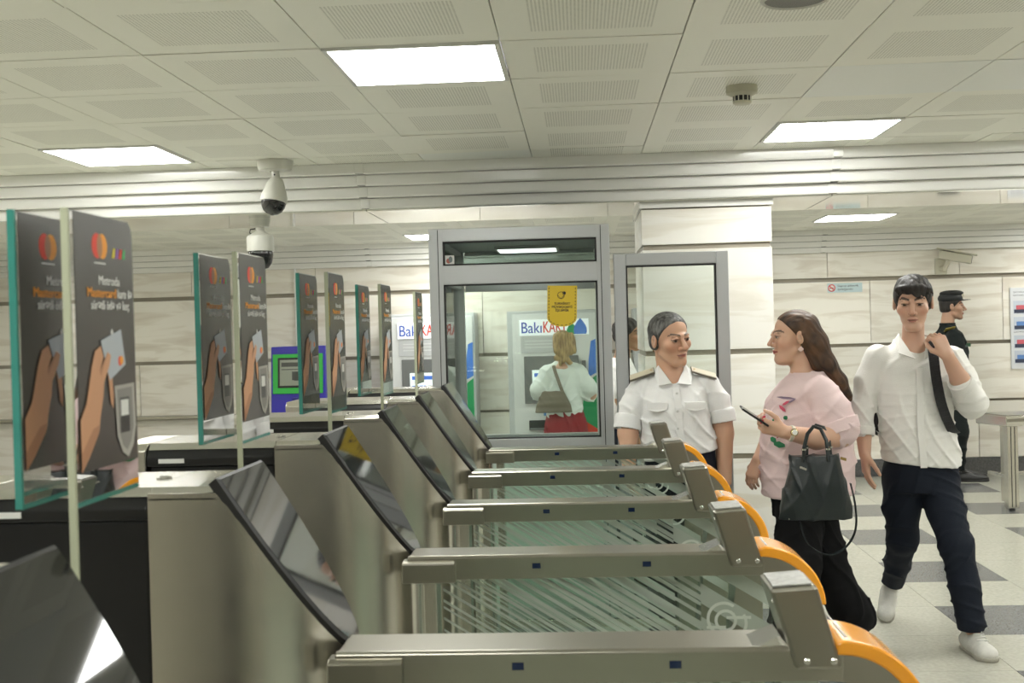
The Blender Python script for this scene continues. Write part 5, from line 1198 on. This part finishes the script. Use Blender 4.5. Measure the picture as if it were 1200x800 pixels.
tr = Imp(.05).loft([(.72, 3.43, 11.3, .12, .16), (.90, 3.43, 11.3, .13, .165)]).chain([(3.43, 11.22, .78), (3.45, 11.2, .46), (3.43, 11.2, .12)], [.10, .085, .07]).chain([(3.43, 11.38, .78), (3.47, 11.4, .46), (3.48, 11.4, .12)], [.10, .085, .07]); tr.disp = folds(.006, (20, 20, 50, 0, 1)); tr.cut((3.4, 11.3, .10), (0, 0, -1))
imp_obj('trousers', [(tr, .01)], M_pol, po, base)
for yy, dx in ((11.2, 0), (11.4, .05)): shoe(po, base, (3.39 + dx, yy, 0), (3.68 + dx, yy - .03, 0), (3.43 + dx, yy, .14), (0, 0, 1), M_bshoe, M_bshoe, w_=.05, hh=.008)
cp = Imp(.012); cp.ell(H.W(0, -.012, .072), nv3((.087, .104, .058)) * H.k, H.A); cp.ell(H.W(0, .0, .118), nv3((.088, .100, .026)) * H.k, H.A); cp.cut(H.W(0, 0, .038), -H.u * 1. + H.f * .12)
cp.ell(H.W(0, .112, .052), nv3((.070, .066, .009)) * H.k, H.A)
co_ = imp_obj('peaked_cap', [(cp, .005)], P('cap_black', (.008, .010, .011), .6), po, base); MB().lathe([(.016, 0), (.014, .004)], Vector(H.W(0, .094, .098)) - Vector(base), 12, 0, tuple(H.s), tuple(H.u), tuple(H.f)).build('cap_badge', P('badge_gold', (.45, .4, .2), .35, metal=.6), co_)

# ---------------------------------------------------------------- woman at the ticket machine, seen from behind
base = (-.16, 10.72, 0)
pk_ = person(base, 'blonde woman in white blouse and red skirt using the ticket machine')
H = Head((-.168, 10.72, 1.368), (-.35, .93, -.05), 1.0)
hs = H.imp((-.165, 10.71, 1.19), .052, chest=[((-.16, 10.71, 1.15), (.12, .08, .05))])
aR = Imp(.015).chain([(.085, 10.70, .98), (.09, 10.74, .90), (.02, 10.92, .93)], [.045, .04, .028]); hand(aR, (.02, 10.92, .93), (-.3, .95, .1), (-.8, -.2, 0), (0, .2, 1), .4)
aL = Imp(.015).chain([(-.40, 10.70, .98), (-.40, 10.76, .92), (-.30, 10.98, 1.02)], [.045, .04, .028]); hand(aL, (-.30, 10.98, 1.02), (.3, .9, .3), (.2, .1, -1), (1, 0, .2), .3)
core = Imp(.05).loft([(.6, -.16, 10.72, .14, .10), (.9, -.16, 10.72, .13, .09), (1.15, -.16, 10.72, .14, .07)]).chain([(-.23, 10.72, .65), (-.23, 10.72, .05)], [.08, .04]).chain([(-.09, 10.72, .65), (-.09, 10.72, .05)], [.08, .04])
imp_obj('body', [(hs, .0045), (aR, .005), (aL, .005), (core, .016)], M_skin, pk_, base, H.colour(SK2, (.4, .15, .14), (.2, .13, .06)))
hr = H.shell(1.10, 1.03, -.004, line=((.075, .07), (.02, -.03)), low=-.30)
for x in np.linspace(-.06, .06, 7): hr.chain([H.W(x, -.07, .05), H.W(x * 1.1, -.09, -.06), nv3((-.158 + x * 1.15, 10.615, 1.22 + .03 * math.sin(x * 90)))], [.045, .04, .018])
hr.disp = strands(.003, (160, 40, 20, 0, 1), (90, 30, -40, 1, .7)); imp_obj('hair', [(hr, .005)], hair_mat('blonde_hair', (.50, .36, .16), (.20, .12, .05), (60, 40, 8)), pk_, base)
M_blouse = cloth('white_blouse', (.74, .80, .78))
sh = Imp(.05).loft([(.715, -.155, 10.715, .165, .125), (.80, -.155, 10.715, .165, .12), (.95, -.16, 10.715, .16, .11), (1.10, -.16, 10.715, .165, .10), (1.17, -.16, 10.715, .13, .08), (1.215, -.16, 10.715, .07, .06)])
sh.chain([(-.30, 10.71, 1.12), (-.385, 10.70, .97), (-.39, 10.79, .93), (-.32, 10.93, .99)], [.065, .066, .062, .05]).chain([(-.02, 10.71, 1.12), (.065, 10.70, .97), (.07, 10.78, .91), (.03, 10.90, .92)], [.065, .066, .062, .05]); sh.disp = folds(.006, (30, 10, 30, 0, 1), (-30, 20, 45, 1, .7))
imp_obj('blouse', [(sh, .0085)], M_blouse, pk_, base)
sk = Imp(.05).loft([(.12, -.14, 10.73, .23, .20), (.40, -.14, 10.73, .21, .18), (.65, -.15, 10.72, .19, .15), (.78, -.155, 10.72, .155, .12)]); sk.disp = folds(.009, (60, 40, 2, 0, 1)); imp_obj('skirt', [(sk, .012)], cloth('red_skirt', (.26, .022, .03)), pk_, base)
for x in (-.23, -.09): shoe(pk_, base, (x, 10.66, 0), (x, 10.88, 0), (x, 10.71, .09), (0, 0, 1), M_bshoe, M_bshoe, hh=.009)
sb = empty('shoulder_bag', (-.25, 10.54, .76)); tag(sb, 'taupe shoulder bag hanging on the back of the blonde woman', 'bag')
bg = Imp(.03).loft([(.765, -.25, 10.545, .165, .045), (.83, -.25, 10.545, .155, .05), (.93, -.25, 10.55, .11, .038), (.955, -.25, 10.55, .10, .03)], n=3); bg.disp = folds(.003, (40, 0, 30, 0, 1)); M_taupe = P('taupe_leather', (.13, .11, .075), .5)
imp_obj('bag_body', [(bg, .008)], M_taupe, sb, (-.25, 10.54, .76))
mbx = MB(); quadstrip(mbx, [Vector(p) - Vector((-.25, 10.54, .76)) for p in ((-.17, 10.545, .95), (-.205, 10.58, 1.05), (-.235, 10.62, 1.14), (-.245, 10.69, 1.185), (-.24, 10.78, 1.13))], (1, 0, .2), .03); mbx.build('strap', M_taupe, sb)

# ---------------------------------------------------------------- man seen through the door glass
base = (.30, 8.50, 0)
pb = person(base, 'dark-haired man in white shirt glimpsed behind the door glass')
H = Head((.335, 8.50, 1.450), (.97, -.22, -.05), 1.0)
hs = H.imp((.29, 8.51, 1.26), .055, chest=[((.28, 8.51, 1.22), (.08, .13, .05))])
aR = Imp(.015).chain([(.27, 8.28, 1.0), (.30, 8.29, .93), (.36, 8.30, .74)], [.045, .042, .028]); hand(aR, (.36, 8.30, .74), (.2, 0, -1), (0, 1, 0), (1, -.2, 0), .3)
core = Imp(.05).loft([(.7, .28, 8.5, .10, .14), (1.2, .28, 8.5, .09, .15)]).chain([(.28, 8.43, .75), (.29, 8.42, .42), (.27, 8.42, .06)], [.08, .055, .04]).chain([(.28, 8.57, .75), (.31, 8.58, .42), (.31, 8.58, .06)], [.08, .055, .04])
imp_obj('body', [(hs, .004), (aR, .005), (core, .016)], M_skin, pb, base, H.colour((.42, .23, .125), (.30, .12, .09), (.02, .015, .01)))
hr = H.shell(1.08, 1.02, 0, line=((.078, .062), (.01, -.025)), low=-.055); hr.disp = strands(.002, (120, 90, 60, 0, 1), (60, -130, 80, 1, .8)); imp_obj('hair', [(hr, .0042)], hair_mat('black_hair', (.028, .022, .019), (.006, .005, .004)), pb, base)
sh = Imp(.05).loft([(.80, .285, 8.5, .125, .165), (1.0, .285, 8.5, .12, .165), (1.16, .285, 8.5, .12, .175), (1.23, .285, 8.505, .09, .14), (1.285, .287, 8.51, .062, .065)]).chain([(.28, 8.35, 1.19), (.27, 8.28, 1.05)], [.065, .06]).chain([(.28, 8.65, 1.19), (.27, 8.72, 1.05)], [.065, .06]); sh.disp = folds(.004, (30, 20, 40, 0, 1))
imp_obj('shirt', [(sh, .0085)], M_unif, pb, base)
tr = Imp(.05).loft([(.70, .285, 8.5, .115, .15), (.84, .285, 8.5, .12, .155)]).chain([(.285, 8.43, .72), (.295, 8.42, .42), (.28, 8.42, .06)], [.09, .075, .06]).chain([(.285, 8.57, .72), (.315, 8.58, .42), (.315, 8.58, .06)], [.09, .075, .06]); imp_obj('trousers', [(tr, .012)], M_navy, pb, base)
for yy, x in ((8.42, .22), (8.58, .255)): shoe(pb, base, (x, yy, 0), (x + .25, yy, 0), (x + .05, yy, .09), (0, 0, 1), M_bshoe, M_bshoe, hh=.009)
